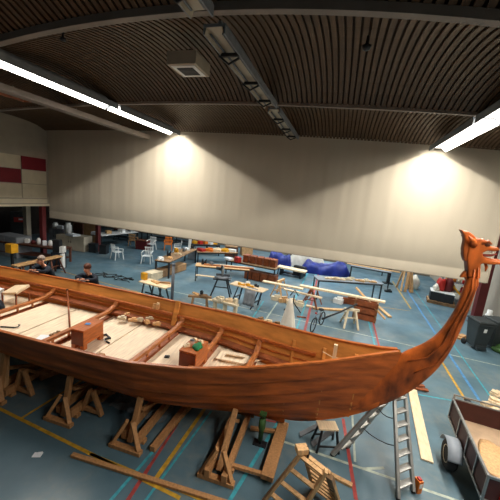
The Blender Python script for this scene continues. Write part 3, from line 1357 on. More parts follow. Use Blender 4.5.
ladder_frame(T0, T1, F0, F1, 4, 'front')
off = Vector((.05, .05, -.02))
ladder_frame(T0 + off, T1 + off, G0, G1, 8, 'rear')
m = MB()
A = T1 + Vector((.06, .0, -.02))
B = P(334, 505, 0) + Vector((.02, 0, .1))
m.beam(A, B, .09, .06)
m.build('dark_prop', 'old_wood', t)
m = MB()
m.box(T0 + Vector((0, .02, .06)), (.16, .12, .08), rot=(0, 0, .5))
m.build('top_block', 'pine', t, .006)
m = MB()
m.tube([T0 + Vector((.03, .06, .03)), T0 + Vector((.07, .06, .09)), T0 + Vector((.1, .03, .03)), T0 + Vector((.09, .0, -.06))], .018)
m.build('strap', 'black_metal', t)

# small work stand behind: black frame and pale top
q = P(325, 446)
t = thing('work_stand', 'small black metal stand with a pale wooden top under the bow', 'stand', (q.x, q.y, 0), R(20))
m = MB()
m.box((-.02, 0, .43), (.36, .22, .03))
m.build('top', 'pale_pine', t, .004)
for sx in (-1, 1):
    for sy in (-1, 1):
        m = MB()
        m.beam((sx * .2, sy * .16, 0), (sx * .13, sy * .08, .42), .035, .035)
        m.build('leg', 'black_metal', t)
m = MB()
m.beam((-.18, -.14, .12), (.18, -.14, .12), .025, .025)
m.beam((-.18, .14, .12), (.18, .14, .12), .025, .025)
m.build('rail', 'black_metal', t)
for i, (p, q2, z, lb) in enumerate((((300, 436), (327, 421), .34, 'grey board leaning up to the small black stand under the bow'), ((312, 446), (333, 430), .3, 'lower grey board propped beside the small black stand'))):
    a, c = P(*p), P(q2[0], q2[1], z)
    m = MB()
    m.beam(a + Vector((0, 0, .03)), c, .1, .03)
    tag(m.build('grey_board', 'grey_paint'), lb, 'board')
a, c = P(319, 470), P(352, 487)
m = MB()
m.beam(a + Vector((0, 0, .025)), c + Vector((0, 0, .025)), .07, .04)
tag(m.build('batten', 'pine'), 'pine batten lying on the floor between trestle and ladder', 'batten')

# double stepladder with its treads
t = thing('stepladder', 'double aluminium stepladder standing open under the ship bow', 'ladder', (0, 0, 0))
RF0, RF1 = P(398, 500), P(413, 493)
LF0, LF1 = P(332, 456), P(346, 448)
AP = Vector((1.41, 5.47, 1.19))
dr = (RF1 - RF0).normalized()
dl = (LF1 - LF0).normalized()


def ladder_side(f0, f1, top, dt, n, tread_dir):
    w = (f1 - f0).length / 2
    a0, a1 = top - dt * w * .8, top + dt * w * .8
    for f, a in ((f0, a0), (f1, a1)):
        m = MB()
        m.beam(f + Vector((0, 0, .03)), a, .045, .085, upv=(0, 0, 1))
        r = m.build('rail', 'alu', t, .004)
        m = MB()
        m.beam(f, f + (a - f).normalized() * .09, .04, .085)
        m.build('rubber_foot', 'rubber', t)
    for k in range(n):
        g = (k + .8) / (n + .3)
        p, q = f0.lerp(a0, g), f1.lerp(a1, g)
        c = (p + q) / 2
        x = (q - p).normalized()
        y = Vector((0, 0, 1)).cross(x).normalized()
        m = MB()
        vs = []
        ln = (q - p).length / 2 - .01
        for z in (-.012, .012):
            for i, j in ((-1, -1), (1, -1), (1, 1), (-1, 1)):
                vs.append(c + x * ln * i + y * .05 * j + Vector((0, 0, z)))
        m.add(vs, [(3, 2, 1, 0), (4, 5, 6, 7), (0, 1, 5, 4), (1, 2, 6, 5), (2, 3, 7, 6), (3, 0, 4, 7)])
        m.build('tread', 'alu', t)


ladder_side(RF0, RF1, AP + Vector((.05, 0, 0)), dr, 7, 1)
ladder_side(LF0, LF1, AP - Vector((.05, 0, 0)), dl, 6, -1)
m = MB()
m.box(AP + Vector((0, 0, .0)), (.12, .26, .03), rot=(0, 0, R(35)))
m.build('cap', 'alu', t)
for g in (.45, .72):
    p, q = RF0.lerp(AP, g), LF0.lerp(AP, g)
    mid = (p + q) / 2 - Vector((0, 0, .07))
    m = MB()
    m.tube([p, p.lerp(mid, .5) - Vector((0, 0, .02)), mid, q.lerp(mid, .5) - Vector((0, 0, .02)), q], .008, n=6)
    m.build('cord', 'black_metal', t)
q = P(417, 492)
m = MB()
m.box((0, 0, .11), (.08, .1, .22), 'orange')
m.box((0, -.052, .14), (.05, .004, .08), 'white_plastic')
m.box((0, 0, .23), (.05, .06, .03), 'red_bright')
tag(m.build('striped_carton', 'orange', loc=(q.x, q.y + .02, 0), rz=.5), 'orange and white carton beside the ladder foot at the bottom', 'carton')

# pale plank on the floor, and a small heap of offcuts at its end
a, c = P(412, 390), P(427, 462)
m = MB()
m.beam(a + Vector((0, 0, .02)), c + Vector((0, 0, .02)), .2, .03)
tag(m.build('plank', 'pale_pine', bevel=.003), 'broad pale plank lying on the floor between ladder and trailer', 'plank')
for i, (px, py, rz, lb) in enumerate(((414, 388, .3, 'reddish board on top of the heap at the end of the pale plank'), (417, 390, .1, 'lower reddish board of the heap at the end of the pale plank'), (410, 391, .8, 'grey brown offcut left in the heap at the end of the pale plank'))):
    p = P(px, py)
    m = MB()
    m.box((0, 0, .015), (.5, .08, .03))
    m.box((.1, .05, .015), (.3, .03, .03))
    tag(m.build('board', ('red_wood', 'red_wood', 'old_wood')[i], loc=(p.x, p.y, (.065, .03, .0)[i]), rz=rz), lb, 'board')

# ------------------------------------------------------------------ open box trailer
TX0, TX1, TY0, TY1, TZ0, TZ1 = 2.6, 3.75, 4.42, 6.22, .47, .86
t = thing('box_trailer', 'open box trailer with maroon sides, metal rims and grey mudguards', 'trailer', (2.5, 4.45, 0), R(-3.8))
LW, LL = TX1 - TX0, TY1 - TY0


def panel(name, c, d):
    m = MB()
    m.box(c, d)
    return m.build(name, 'maroon_ply', t)


panel('side_panel', (.012, LL / 2, (TZ0 + TZ1) / 2), (.02, LL, TZ1 - TZ0))
panel('side_panel', (LW - .012, LL / 2, (TZ0 + TZ1) / 2), (.02, LL, TZ1 - TZ0))
panel('headboard', (LW / 2, LL - .012, (TZ0 + TZ1) / 2), (LW - .05, .02, TZ1 - TZ0))
panel('tailboard', (LW / 2, .012, (TZ0 + TZ1) / 2), (LW - .05, .02, TZ1 - TZ0))
m = MB()
m.box((LW / 2, LL / 2, TZ0 + .02), (LW - .04, LL - .04, .03))
m.build('bed', 'trailer_floor', t)
m = MB()
for x in (-.005, LW + .005):
    m.box((x, LL / 2, TZ1), (.035, LL + .03, .04), 'steel')
    m.box((x, LL / 2, TZ0), (.035, LL + .03, .04), 'steel')
    for y in (0, LL * .22, LL * .45, LL * .7, LL):
        m.box((x, y, (TZ0 + TZ1) / 2), (.03, .035, TZ1 - TZ0), 'steel')
for y in (-.005, LL + .005):
    m.box((LW / 2, y, TZ1), (LW, .03, .04), 'steel')
    m.box((LW / 2, y, TZ0), (LW, .03, .04), 'steel')
m.build('frame', 'steel', t, .004)
m = MB()
m.beam((0.0, LL - .01, TZ1 + .1), (LW, LL - .01, TZ1 + .1), .025, .025)
for x in (0, LW):
    m.beam((x, LL - .01, TZ1), (x, LL - .01, TZ1 + .11), .025, .025)
m.build('front_rail', 'steel', t)
m = MB()
m.box((LW / 2, 1.0, .3), (LW + .3, .07, .07), 'black_metal')
m.box((.2, LL / 2, .41), (.06, LL, .08), 'black_metal')
m.box((LW - .2, LL / 2, .41), (.06, LL, .08), 'black_metal')
m.beam((LW / 2, LL, .4), (LW / 2, LL + 1.0, .4), .08, .08, 'black_metal')
m.build('chassis', 'black_metal', t)
for sx, x in ((-1, -.13), (1, LW + .13)):
    m = MB()
    m.lathe([(.14, -.06), (.22, -.075), (.25, -.045), (.25, .045), (.22, .075), (.14, .06)], (x, 1.0, .25), 'rubber', 28, 'x')
    w_ = m.build('wheel', 'rubber', t)
    m = MB()
    m.lathe([(.04, -.05), (.1, -.04), (.145, -.065), (.145, .065), (.1, .04), (.04, .05)], (x, 1.0, .25), 'cream', 20, 'x')
    h_ = m.build('rim', 'cream', w_)
    m = MB()
    vs, fs = [], []
    n = 24
    for i in range(n + 1):
        a = R(15) + R(150) * i / n
        for r_ in (.28, .292):
            for xx in (-.13, .13):
                vs.append((x + xx * .85, 1.0 + r_ * math.cos(a), .25 + r_ * math.sin(a)))
    for i in range(n):
        o, p = i * 4, i * 4 + 4
        fs += [(o, o + 1, p + 1, p), (o + 2, p + 2, p + 3, o + 3), (o, p, p + 2, o + 2), (o + 1, o + 3, p + 3, p + 1)]
    fs += [(0, 2, 3, 1), (n * 4, n * 4 + 1, n * 4 + 3, n * 4 + 2)]
    m.add(vs, fs, 'fender', True)
    m.build('mudguard', 'fender', t)
for sx in (.25, LW - .25):
    m = MB()
    m.box((sx, -.03, TZ0 + .1), (.16, .04, .08))
    m.build('rear_lamp', 'red_bright', t)
# sand heap on the bed
sd = crumple('sawdust_heap', (TX0 + .45, TY0 + .75, TZ0 + .035), .28, .45, .05, 'pine', 'heap of pale sawdust in the bed of the trailer', 'sawdust', 8)
sd['kind'] = 'stuff'

# offcuts right, by the trailer
for i, (px, py, rz, lb) in enumerate(((490, 408, .2, 'wide pale board in the heap of wood behind the trailer'), (497, 404, -.5, 'slanted pale board at the right edge behind the trailer'), (497, 395, .7, 'topmost pale block of the heap at the right edge behind the trailer'))):
    p = P(px, py)
    m = MB()
    m.box((0, 0, .03), (.34, .2, .05))
    m.box((-.06, .03, .08), (.2, .14, .04), rot=(0, .1, .3))
    tag(m.build('wood_heap_board', 'pale_pine', loc=(p.x, p.y, (0, 0, .1)[i] if i < 2 else .0), rz=rz), lb, 'board')


# ------------------------------------------------------------------ wheelie bins
def wheelie(loc, rz, label, src=None):
    t = thing('wheelie_bin', label, 'bin', loc, rz, None)
    m = MB()
    bx0, bx1, by0, by1 = .21, .27, .2, .29
    vs = [(-bx0, -by0, .1), (bx0, -by0, .1), (bx0, by0, .1), (-bx0, by0, .1), (-bx1, -by1, .98), (bx1, -by1, .98), (bx1, by1, .98), (-bx1, by1, .98)]
    m.add(vs, [(3, 2, 1, 0), (4, 5, 6, 7), (0, 1, 5, 4), (1, 2, 6, 5), (2, 3, 7, 6), (3, 0, 4, 7)])
    m.box((0, -.3, .93), (.56, .05, .06))
    m.build('body', 'bin_plastic', t, .02)
    m = MB()
    m.box((0, -.02, 1.02), (.58, .64, .05), taper=.9)
    m.box((0, .32, 1.0), (.5, .06, .04))
    m.build('lid', 'bin_plastic', t, .015)
    m = MB()
    m.tube([(-.25, .36, .97), (.25, .36, .97)], .018)
    m.build('handle', 'bin_plastic', t)
    for s in (-1, 1):
        m = MB()
        m.lathe([(.03, -.03), (.1, -.03), (.1, .03), (.03, .03)], (s * .25, .24, .1), 'rubber', 16, 'x')
        m.build('wheel', 'rubber', t)
    m = MB()
    m.box((0, -.262, .73), (.1, .012, .13), rot=(R(6), 0, 0))
    m.build('sticker', 'white_plastic', t)
    m = MB()
    m.box((0, -.235, .13), (.3, .1, .12))
    m.build('kick_bar', 'bin_plastic', t)
    return t


q = P(478, 351)
bn = wheelie((q.x, q.y + .25, 0), R(14), 'dark grey wheelie bin nearer the camera, with a white sticker on its front')
dup(bn, (q.x + .62, q.y + .62, 0), R(20), 'dark wheelie bin behind the one with the sticker, next to the red column')
q = P(461, 338)
m = MB()
m.box((0, 0, .03), (.45, .3, .06))
m.box((.05, .03, .08), (.3, .2, .05), rot=(0, 0, .4))
tag(m.build('board_stack', 'cardboard', loc=(q.x, q.y, 0), rz=.3), 'low pile of brown board on the floor left of the bins', 'board')
q = P(499, 352)
crumple('green_sack', (q.x + .1, q.y, 0), .25, .25, .3, 'green_paint', 'green sack on the floor at the right edge in front of the bins', 'sack', 12)

# ------------------------------------------------------------------ people at the far side of the ship


def skin_mesh(name, verts, edges, m, parent, root=0, sub=2):
    me = bpy.data.meshes.new(name)
    me.from_pydata([v[0] for v in verts], edges, [])
    o = bpy.data.objects.new(name, me)
    COL.objects.link(o)
    md = o.modifiers.new('skin', 'SKIN')
    md.use_smooth_shade = True
    for i, v in enumerate(verts):
        r = v[1]
        me.skin_vertices[0].data[i].radius = r if isinstance(r, tuple) else (r, r)
        me.skin_vertices[0].data[i].use_root = (i == root)
    sb = o.modifiers.new('sub', 'SUBSURF')
    sb.levels = sb.render_levels = sub
    bake(o)
    o.data.materials.clear()
    o.data.materials.append(MATS[m])
    o.parent = parent
    return o


def person(loc, rz, label, hair, jacket, gz, cap=None):
    """local: faces -y, leaning with folded arms on a rail at height gz, y = -.42"""
    t = thing('person', label, 'person', loc, rz)
    hip = (0, .12, .95)
    ch = (0, -.08, 1.33)
    nk = (0, -.19, 1.5)
    hd = (0, -.27, 1.62)
    sh = [(s * .19, -.15, 1.43) for s in (-1, 1)]
    el = [(s * .30, -.33, gz + .05) for s in (-1, 1)]
    wr = [(.05, -.42, gz + .055), (-.03, -.46, gz + .06)]
    V = [(hip, (.15, .11)), ((0, .03, 1.13), (.14, .1)), (ch, (.16, .11)), (nk, .058), ((0, -.225, 1.545), .055), (hd, (.085, .095)), ((0, -.275, 1.70), (.08, .09))]
    E = [(0, 1), (1, 2), (2, 3), (3, 4), (4, 5), (5, 6)]

    def add(p, r, par):
        V.append((p, r))
        E.append((par, len(V) - 1))
        return len(V) - 1
    for i, s in enumerate((-1, 1)):
        a = add(sh[i], .062, 2)
        b = add(el[i], .045, a)
        w = add(wr[i], .03, b)
        k = add((wr[i][0] - s * .05, wr[i][1] - .015, wr[i][2] + .005), (.036, .022), w)
        l1 = add((s * .1, .1, .84), .088, 0)
        l2 = add((s * .11, .06, .5), .058, l1)
        l3 = add((s * .11, .14, .1), .042, l2)
        add((s * .12, .0, .045), .045, l3)
    body = skin_mesh('body', V, E, 'skin', t)
    # fingers: five short chains on each hand
    for i, s in enumerate((-1, 1)):
        hx, hy, hz = wr[i][0] - s * .07, wr[i][1] - .02, wr[i][2] + .005
        m = MB()
        for f in range(4):
            oy = -.03 + f * .02
            ln = (.062, .075, .07, .055)[f]
            m.tube([(hx, hy + oy, hz), (hx - s * ln * .5, hy + oy, hz + .006), (hx - s * ln, hy + oy, hz - .012)], [.011, .01, .007], n=6)
        m.tube([(hx + s * .03, hy - .025, hz), (hx + s * .005, hy - .055, hz + .004), (hx - s * .02, hy - .065, hz)], [.012, .011, .008], n=6)
        m.build('fingers', 'skin', t)
    # jacket and trousers follow the body
    JV = [((0, .11, .93), (.175, .13)), ((0, .03, 1.13), (.165, .125)), (ch, (.185, .135)), ((0, -.17, 1.46), .085)]
    JE = [(0, 1), (1, 2), (2, 3)]
    for i in (0, 1):
        JV.append((sh[i], .08))
        JE.append((2, len(JV) - 1))
        JV.append((el[i], .062))
        JE.append((len(JV) - 2, len(JV) - 1))
        w = Vector(el[i]).lerp(Vector(wr[i]), .8)
        JV.append((tuple(w), .045))
        JE.append((len(JV) - 2, len(JV) - 1))
    skin_mesh('jacket', JV, JE, jacket, t)
    TV = [((0, .12, .97), (.165, .125)), ((0, .12, .9), (.16, .12))]
    TE = [(0, 1)]
    for s in (-1, 1):
        TV.append(((s * .1, .1, .8), .1))
        TE.append((1, len(TV) - 1))
        TV.append(((s * .11, .06, .5), .073))
        TE.append((len(TV) - 2, len(TV) - 1))
        TV.append(((s * .11, .14, .1), .06))
        TE.append((len(TV) - 2, len(TV) - 1))
    skin_mesh('trousers', TV, TE, 'jeans', t)
    for s in (-1, 1):
        m = MB()
        m.tube([(s * .12, .17, .05), (s * .12, .05, .05), (s * .12, -.08, .035)], [.05, .055, .04])
        m.build('shoe', 'rubber', t)
    # head: face turned down towards the hands
    hr = MB()
    vs, fs = [], []
    nn, mm = 10, 16
    for j in range(nn + 1):
        ph = PI * .62 * j / nn
        for k in range(mm):
            th = 2 * PI * k / mm
            x, y, z = math.sin(ph) * math.cos(th), math.sin(ph) * math.sin(th), math.cos(ph)
            cut = 1 if y > -.25 or z > .45 else .86
            vs.append((.098 * x * cut, .112 * y * cut + .03, .105 * z * (1 if cut == 1 else .9)))
    for j in range(nn):
        for k in range(mm):
            fs.append((j * mm + k, j * mm + (k + 1) % mm, (j + 1) * mm + (k + 1) % mm, (j + 1) * mm + k))
    rx = Matrix.Rotation(R(28), 4, 'X')
    vs = [rx @ Vector(v) + Vector((0, -.27, 1.70)) for v in vs]
    hr.add(vs, fs, hair, True)
    hr.build('hair', hair, t)
    fc = MB()
    fc.tube([(0, -.355, 1.68), (0, -.385, 1.64), (0, -.362, 1.63)], [.01, .016, .01], n=6)
    fc.build('nose', 'skin', t)
    for s in (-1, 1):
        m = MB()
        m.lathe([(.003, -.01), (.013, 0), (.003, .01)], (s * .035, -.352, 1.67), 'black_metal', 8, 'y')
        m.build('eye', 'black_metal', t)
        m = MB()
        m.lathe([(.005, -.012), (.028, 0), (.005, .012)], (s * .092, -.25, 1.65), 'skin', 10, 'x')
        m.build('ear', 'skin', t)
    m = MB()
    m.tube([(-.025, -.345, 1.59), (0, -.355, 1.588), (.025, -.345, 1.59)], .006, n=6)
    m.build('mouth', 'red_tongue', t)
    return t


def gun(u):
    d = abs(u - UC) / 7.15
    _, v, z = hull_pt(d, 1)
    return v, z


for px, py, lb, hair, dx in ((86, 279, 'person in dark jacket with reddish brown hair leaning on the far side of the ship', 'hair_brown', 0),
                             (46, 270, 'grey haired person in dark blue bending over the far side of the ship, further left', 'hair_grey', 0)):
    q = PB(px, py, 1.58)
    v, z = gun(q.x)
    st = z + .03 - 1.33            # plank platform height so the arms rest on the gunwale
    w = W(q.x, v + .44, st)
    s = thing('step_platform', 'low wooden platform under the %s person behind the ship' % ('dark jacketed' if px > 60 else 'grey haired'), 'platform', (w.x, w.y, 0), SA)
    m = MB()
    m.box((0, .12, st - .02), (.8, .5, .04))
    m.build('top', 'stand_wood', s)
    for sx in (-.36, .36):
        m = MB()
        m.box((sx, .12, (st - .04) / 2), (.06, .46, st - .04))
        m.build('leg', 'stand_wood', s)
    person(w, SA + (R(8) if px > 60 else R(-10)), lb, hair, 'navy_cloth', 1.33)

# ------------------------------------------------------------------ helpers for the workshop furniture


def table(px, py, w, d, h, label, rz=0, top='pale_pine', leg='black_metal', lt=.035, cat='table', name='work_table', world=None, shelf=False, inset=.06):
    q = Vector(world) if world else P(px, py)
    t = thing(name, label, cat, (q.x, q.y, 0), rz)
    m = MB()
    m.box((0, 0, h - .02), (w, d, .04))
    m.build('top', top, t, .004)
    for sx in (-1, 1):
        for sy in (-1, 1):
            m = MB()
            m.box((sx * (w / 2 - inset), sy * (d / 2 - inset), (h - .04) / 2), (lt, lt, h - .04))
            m.build('leg', leg, t)
    m = MB()
    for sy in (-1, 1):
        m.box((0, sy * (d / 2 - inset), h - .07), (w - .12, .025, .05))
    for sx in (-1, 1):
        m.box((sx * (w / 2 - inset), 0, h - .07), (.025, d - .12, .05))
    m.build('apron', leg, t)
    if shelf:
        m = MB()
        m.box((0, 0, .25), (w - .1, d - .1, .03))
        m.build('shelf', leg, t)
    return t


def sawhorse(loc, rz, label, h=.75, w=.8, m_='pine', spread=.28, group=None):
    t = thing('sawhorse', label, 'sawhorse', loc, rz)
    b = MB()
    b.box((0, 0, h - .045), (w, .09, .09))
    b.build('top_beam', m_, t, .005)
    for sx in (-1, 1):
        for sy in (-1, 1):
            b = MB()
            b.beam((sx * (w / 2 - .02), sy * spread, 0), (sx * (w / 2 - .14), sy * .05, h - .06), .07, .045)
            b.build('leg', m_, t, .004)
        b = MB()
        b.beam((sx * (w / 2 - .07), -spread * .6, h * .42), (sx * (w / 2 - .07), spread * .6, h * .42), .07, .03)
        b.build('crosspiece', m_, t)
    b = MB()
    b.box((0, 0, h * .42 + .03), (w - .2, .06, .04))
    b.build('stretcher', m_, t)
    return t


def plank(p, q, w, th, m, label, name='plank', cat='plank'):
    b = MB()
    b.beam(p, q, w, th)
    return tag(b.build(name, m, bevel=.003), label, cat)


def bits(name, cat, base, spec):
    """small things resting on a surface: spec = (dx, dy, size, material, label)"""
    for dx, dy, sz, m, lb, kind in spec:
        b = MB()
        if kind == 'box':
            b.box((0, 0, sz[2] / 2), sz)
            b.box((0, 0, sz[2] + .008), (sz[0] * .8, sz[1] * .7, .016))
        elif kind == 'can':
            b.lathe([(sz[0] * .5, 0), (sz[0] * .5, sz[2] * .8), (sz[0] * .35, sz[2] * .85), (sz[0] * .35, sz[2])], n=12)
        elif kind == 'tool':
            b.box((0, 0, sz[2] * .3), (sz[0], sz[1] * .5, sz[2] * .5))
            b.box((-sz[0] * .3, 0, sz[2] * .5), (sz[0] * .35, sz[1], sz[2]))
            b.tube([(sz[0] * .2, 0, sz[2] * .5), (sz[0] * .5, 0, sz[2] * .9)], sz[1] * .18)
        elif kind == 'wood':
            b.box((0, 0, sz[2] / 2), sz)
            b.box((sz[0] * .1, sz[1] * .2, sz[2] * 1.2), (sz[0] * .6, sz[1] * .5, sz[2] * .5), rot=(0, 0, .4))
        o = b.build(name, m, loc=(base[0] + dx, base[1] + dy, base[2]), rz=random.uniform(-.6, .6))
        tag(o, lb, cat)


# ---- nearest row behind the ship
# galvanised post
q = Vector((-5.35, 9.0, 0))
t = thing('steel_post', 'grey galvanised post standing behind the ship', 'post', q)
b = MB()
b.tube([(0, 0, 0), (0, 0, 1.72)], .055, n=12)
b.build('shaft', 'grey_metal', t)
b = MB()
b.tube([(0, 0, 1.7), (0, 0, 1.76)], .065, n=12)
b.build('cap', 'grey_metal', t)
b = MB()
b.lathe([(.2, 0), (.2, .03), (.07, .05)])
b.build('base', 'grey_metal', t)

# white topped trestle bench with black legs
q = P(154, 302)
t = thing('folding_bench', 'pale topped work bench on black trestle legs left of the grey post', 'work bench', (q.x, q.y, 0), R(-8))
b = MB()
b.box((0, 0, .72), (1.3, .34, .04), 'pale_pine')
b.box((0, .28, .72), (1.25, .16, .04), 'pale_pine')
b.build('top', 'pale_pine', t, .004)
for sx in (-.42, .05, .42):
    for sy in (-1, 1):
        b = MB()
        b.beam((sx + .05, sy * .34, 0), (sx, sy * .12, .7), .045, .04)
        b.build('leg', 'black_metal', t)
b = MB()
b.box((0, 0, .3), (.9, .05, .04))
b.build('stretcher', 'black_metal', t)
c = (q.x, q.y, .742)
bits('power_tool', 'power tool', c, [(-.62, .2, (.22, .14, .26), 'yellow', 'yellow tool case on the left end of the pale topped bench', 'box')])
bits('wood_offcut', 'offcut', c, [(-.05, .1, (.4, .12, .05), 'pine', 'brown offcut lying on the pale topped bench', 'wood'), (.3, .22, (.45, .06, .05), 'cardboard', 'narrow offcut on the right end of the pale topped bench', 'wood')])

# wooden rubbish just over the rail
q = P(199, 311)
t = thing('wooden_trestle', 'old wooden trestle with tangled offcuts just behind the ship rail', 'trestle', (q.x, q.y, 0), R(20))
for sx in (-.3, .3):
    for sy in (-1, 1):
        b = MB()
        b.beam((sx, sy * .22, 0), (sx * .8, sy * .05, .55), .06, .045)
        b.build('leg', 'old_wood', t)
b = MB()
b.box((0, 0, .56), (.85, .14, .06))
b.build('top', 'old_wood', t)
bits('wood_offcut', 'offcut', (q.x, q.y, .59), [(-.2, .05, (.35, .09, .05), 'pine', 'pale offcut on the old trestle behind the ship rail', 'wood'), (.15, 0, (.3, .12, .06), 'old_wood', 'dark offcut on the old trestle behind the ship rail', 'wood'), (.05, .04, (.1, .1, .2), 'black_metal', 'black tool standing on the old trestle behind the ship rail', 'tool')])

# cream timber frame
q = P(224, 319)
t = thing('cream_stand', 'cream wooden stand of thick blocks behind the ship rail', 'stand', (q.x, q.y, 0), R(-10))
for sx in (-.42, 0.0, .42):
    b = MB()
    b.box((sx, 0, .3), (.1, .12, .6))
    b.build('post', 'cream', t, .006)
b = MB()
b.box((0, 0, .62), (1.0, .2, .08))
b.build('top_beam', 'cream', t, .006)
b = MB()
b.box((0, .02, .25), (.86, .06, .08))
b.build('rail', 'cream', t)
c = (q.x, q.y, .66)
bits('wood_block', 'wood block', c, [(-.2, 0, (.3, .16, .1), 'cream', 'big cream block on the left of the cream stand', 'wood'), (.12, .03, (.26, .14, .09), 'pale_pine', 'cream block in the middle of the cream stand', 'wood'), (.38, 0, (.12, .12, .16), 'cream', 'upright cream block on the right end of the cream stand', 'box')])

# yellow clamp bench and grey cloth
q = P(247, 305)
t = thing('trestle_table', 'board top on dark folding trestles with yellow clamps', 'work bench', (q.x, q.y, 0), R(-12))
b = MB()
b.box((0, 0, .78), (1.5, .55, .035))
b.build('top', 'pale_pine', t, .004)
for sx in (-.45, .45):
    for sy in (-1, 1):
        b = MB()
        b.beam((sx - .12, sy * .3, 0), (sx + .08, sy * .18, .76), .05, .04)
        b.build('leg', 'black_metal', t)
    b = MB()
    b.box((sx, 0, .3), (.04, .5, .04))
    b.build('bar', 'black_metal', t)
c = (q.x, q.y, .798)
bits('clamp_tool', 'clamp', c, [(-.3, -.05, (.3, .1, .1), 'yellow', 'yellow clamp on the left of the trestle table', 'tool'), (.05, -.02, (.4, .12, .09), 'yellow', 'yellow clamp in the middle of the trestle table', 'tool'), (.3, .1, (.2, .1, .1), 'black_metal', 'black tool on the trestle table with the yellow clamps', 'tool'), (-.1, .18, (.2, .15, .14), 'white_plastic', 'white pot on the trestle table with the yellow clamps', 'can')])
b = MB()
nn = 10
vs = []
for j in range(7):
    for i in range(nn + 1):
        x = -.25 + .5 * i / nn
        z = .82 - j * .11
        y = -.31 - .02 * j + .03 * math.sin(i * 1.7 + j * .4)
        if j == 0:
            y = -.15
        vs.append((x, y, z if j else .815))
b.add(vs, [(j * (nn + 1) + i, j * (nn + 1) + i + 1, (j + 1) * (nn + 1) + i + 1, (j + 1) * (nn + 1) + i) for j in range(6) for i in range(nn)], 'grey_paint', True)
o = b.build('grey_cloth', 'grey_paint', fix=False, loc=(q.x + .25, q.y - .03, 0), rz=R(-12))
sd_ = o.modifiers.new('s', 'SOLIDIFY')
sd_.thickness = .012
tag(o, 'grey cloth hanging over the front of the trestle table with yellow clamps', 'cloth')

# mitre saw on its stand
q = P(221, 295)
t = thing('mitre_saw', 'grey and black mitre saw on a black folding stand', 'saw', (q.x, q.y, 0), R(15))
for sx in (-1, 1):
    for sy in (-1, 1):
        b = MB()
        b.beam((sx * .42, sy * .26, 0), (sx * .2, sy * .14, .72), .05, .04)
        b.build('leg', 'black_metal', t)
b = MB()
b.box((0, 0, .74), (.75, .4, .05))
b.box((0, 0, .35), (.6, .04, .04))
b.build('stand_top', 'black_metal', t)
b = MB()
b.lathe([(.26, 0), (.26, .05), (.2, .08)], (0, 0, .77), 'grey_metal', 20)
b.box((0, .12, .87), (.6, .03, .1), 'grey_metal')
b.build('turntable', 'grey_metal', t)
b = MB()
b.lathe([(.05, -.03), (.2, -.03), (.2, .03), (.05, .03)], (0, .02, 1.08), 'steel', 20, 'x')
b.build('blade_guard', 'steel', t)
b = MB()
b.tube([(-.03, .2, .9), (-.05, .12, 1.2), (-.05, -.1, 1.32), (-.05, -.22, 1.25)], [.05, .06, .05, .03])
b.tube([(-.05, .02, 1.15), (-.3, .02, 1.18)], .07)
b.build('motor_arm', 'black_plastic', t)
b = MB()
b.box((-.75, 0, .78), (.8, .12, .03))
b.build('extension', 'pale_pine', t)
q = P(206, 299)
plank(q + Vector((-.5, .1, .03)), q + Vector((.7, -.15, .03)), .12, .04, 'pale_pine', 'pale board on the floor at the foot of the mitre saw')

# long table behind the mitre saw
a, c = P(196, 281), P(243, 285)
d = (c - a)
ln = d.length
table(0, 0, ln + .35, .62, .8, 'long thin legged table with timber on it behind the mitre saw', math.atan2(d.y, d.x), 'pine', 'black_metal', .04, world=(a + c) / 2 + Vector((0, .25, 0)))
mid = (a + c) / 2 + Vector((0, .25, .8))
dr_ = d.normalized()
plank(mid - dr_ * .9 + Vector((0, -.05, .03)), mid + dr_ * 1.55 + Vector((0, -.05, .03)), .14, .05, 'beam_wood', 'long brown timber lying along the thin legged table')
plank(mid - dr_ * .2 + Vector((0, .15, .02)), mid + dr_ * 1.2 + Vector((0, .15, .02)), .1, .04, 'pale_pine', 'pale timber at the back of the thin legged table')
bits('power_tool', 'power tool', mid - dr_ * .8, [(-.15, 0, (.25, .18, .28), 'black_plastic', 'black router on the left end of the thin legged table', 'tool'), (.25, .05, (.2, .14, .18), 'grey_paint', 'grey plane on the thin legged table', 'tool')])

# long workbench with crates underneath
a, c = P(157, 281), P(191, 262)
d = (c - a)
ln = d.length
rz = math.atan2(d.y, d.x)
mid = (a + c) / 2 + Vector((-.1, .3, 0))
t = table(0, 0, ln * .88, .8, .85, 'long dark work bench with crates beneath it, in front of the white chairs', rz, 'old_wood', 'black_metal', .07, 'work bench', 'work_bench', world=mid)
ux, uy = d.normalized(), Vector((-d.y, d.x, 0)).normalized()
for i, (f, m_, lb) in enumerate(((-.52, 'cream', 'pale wooden crate nearest the camera under the long dark bench'), (-.3, 'old_wood', 'second wooden crate under the long dark bench'), (-.05, 'old_wood', 'third wooden crate under the long dark bench'), (.2, 'cardboard', 'brown crate under the far half of the long dark bench'))):
    p, rz = P(*((153, 279), (162, 276), (170, 273.4), (178, 270.8))[i]), face_to(P(153, 279), P(178, 270.8))
    tt = thing('wooden_crate', lb, 'crate', p, rz)
    b = MB()
    b.box((0, 0, .2), (.78, .46, .38))
    b.build('body', m_, tt)
    for z in (.08, .21, .34):
        b = MB()
        b.box((0, -.24, z), (.8, .02, .09))
        b.build('slat', m_, tt)
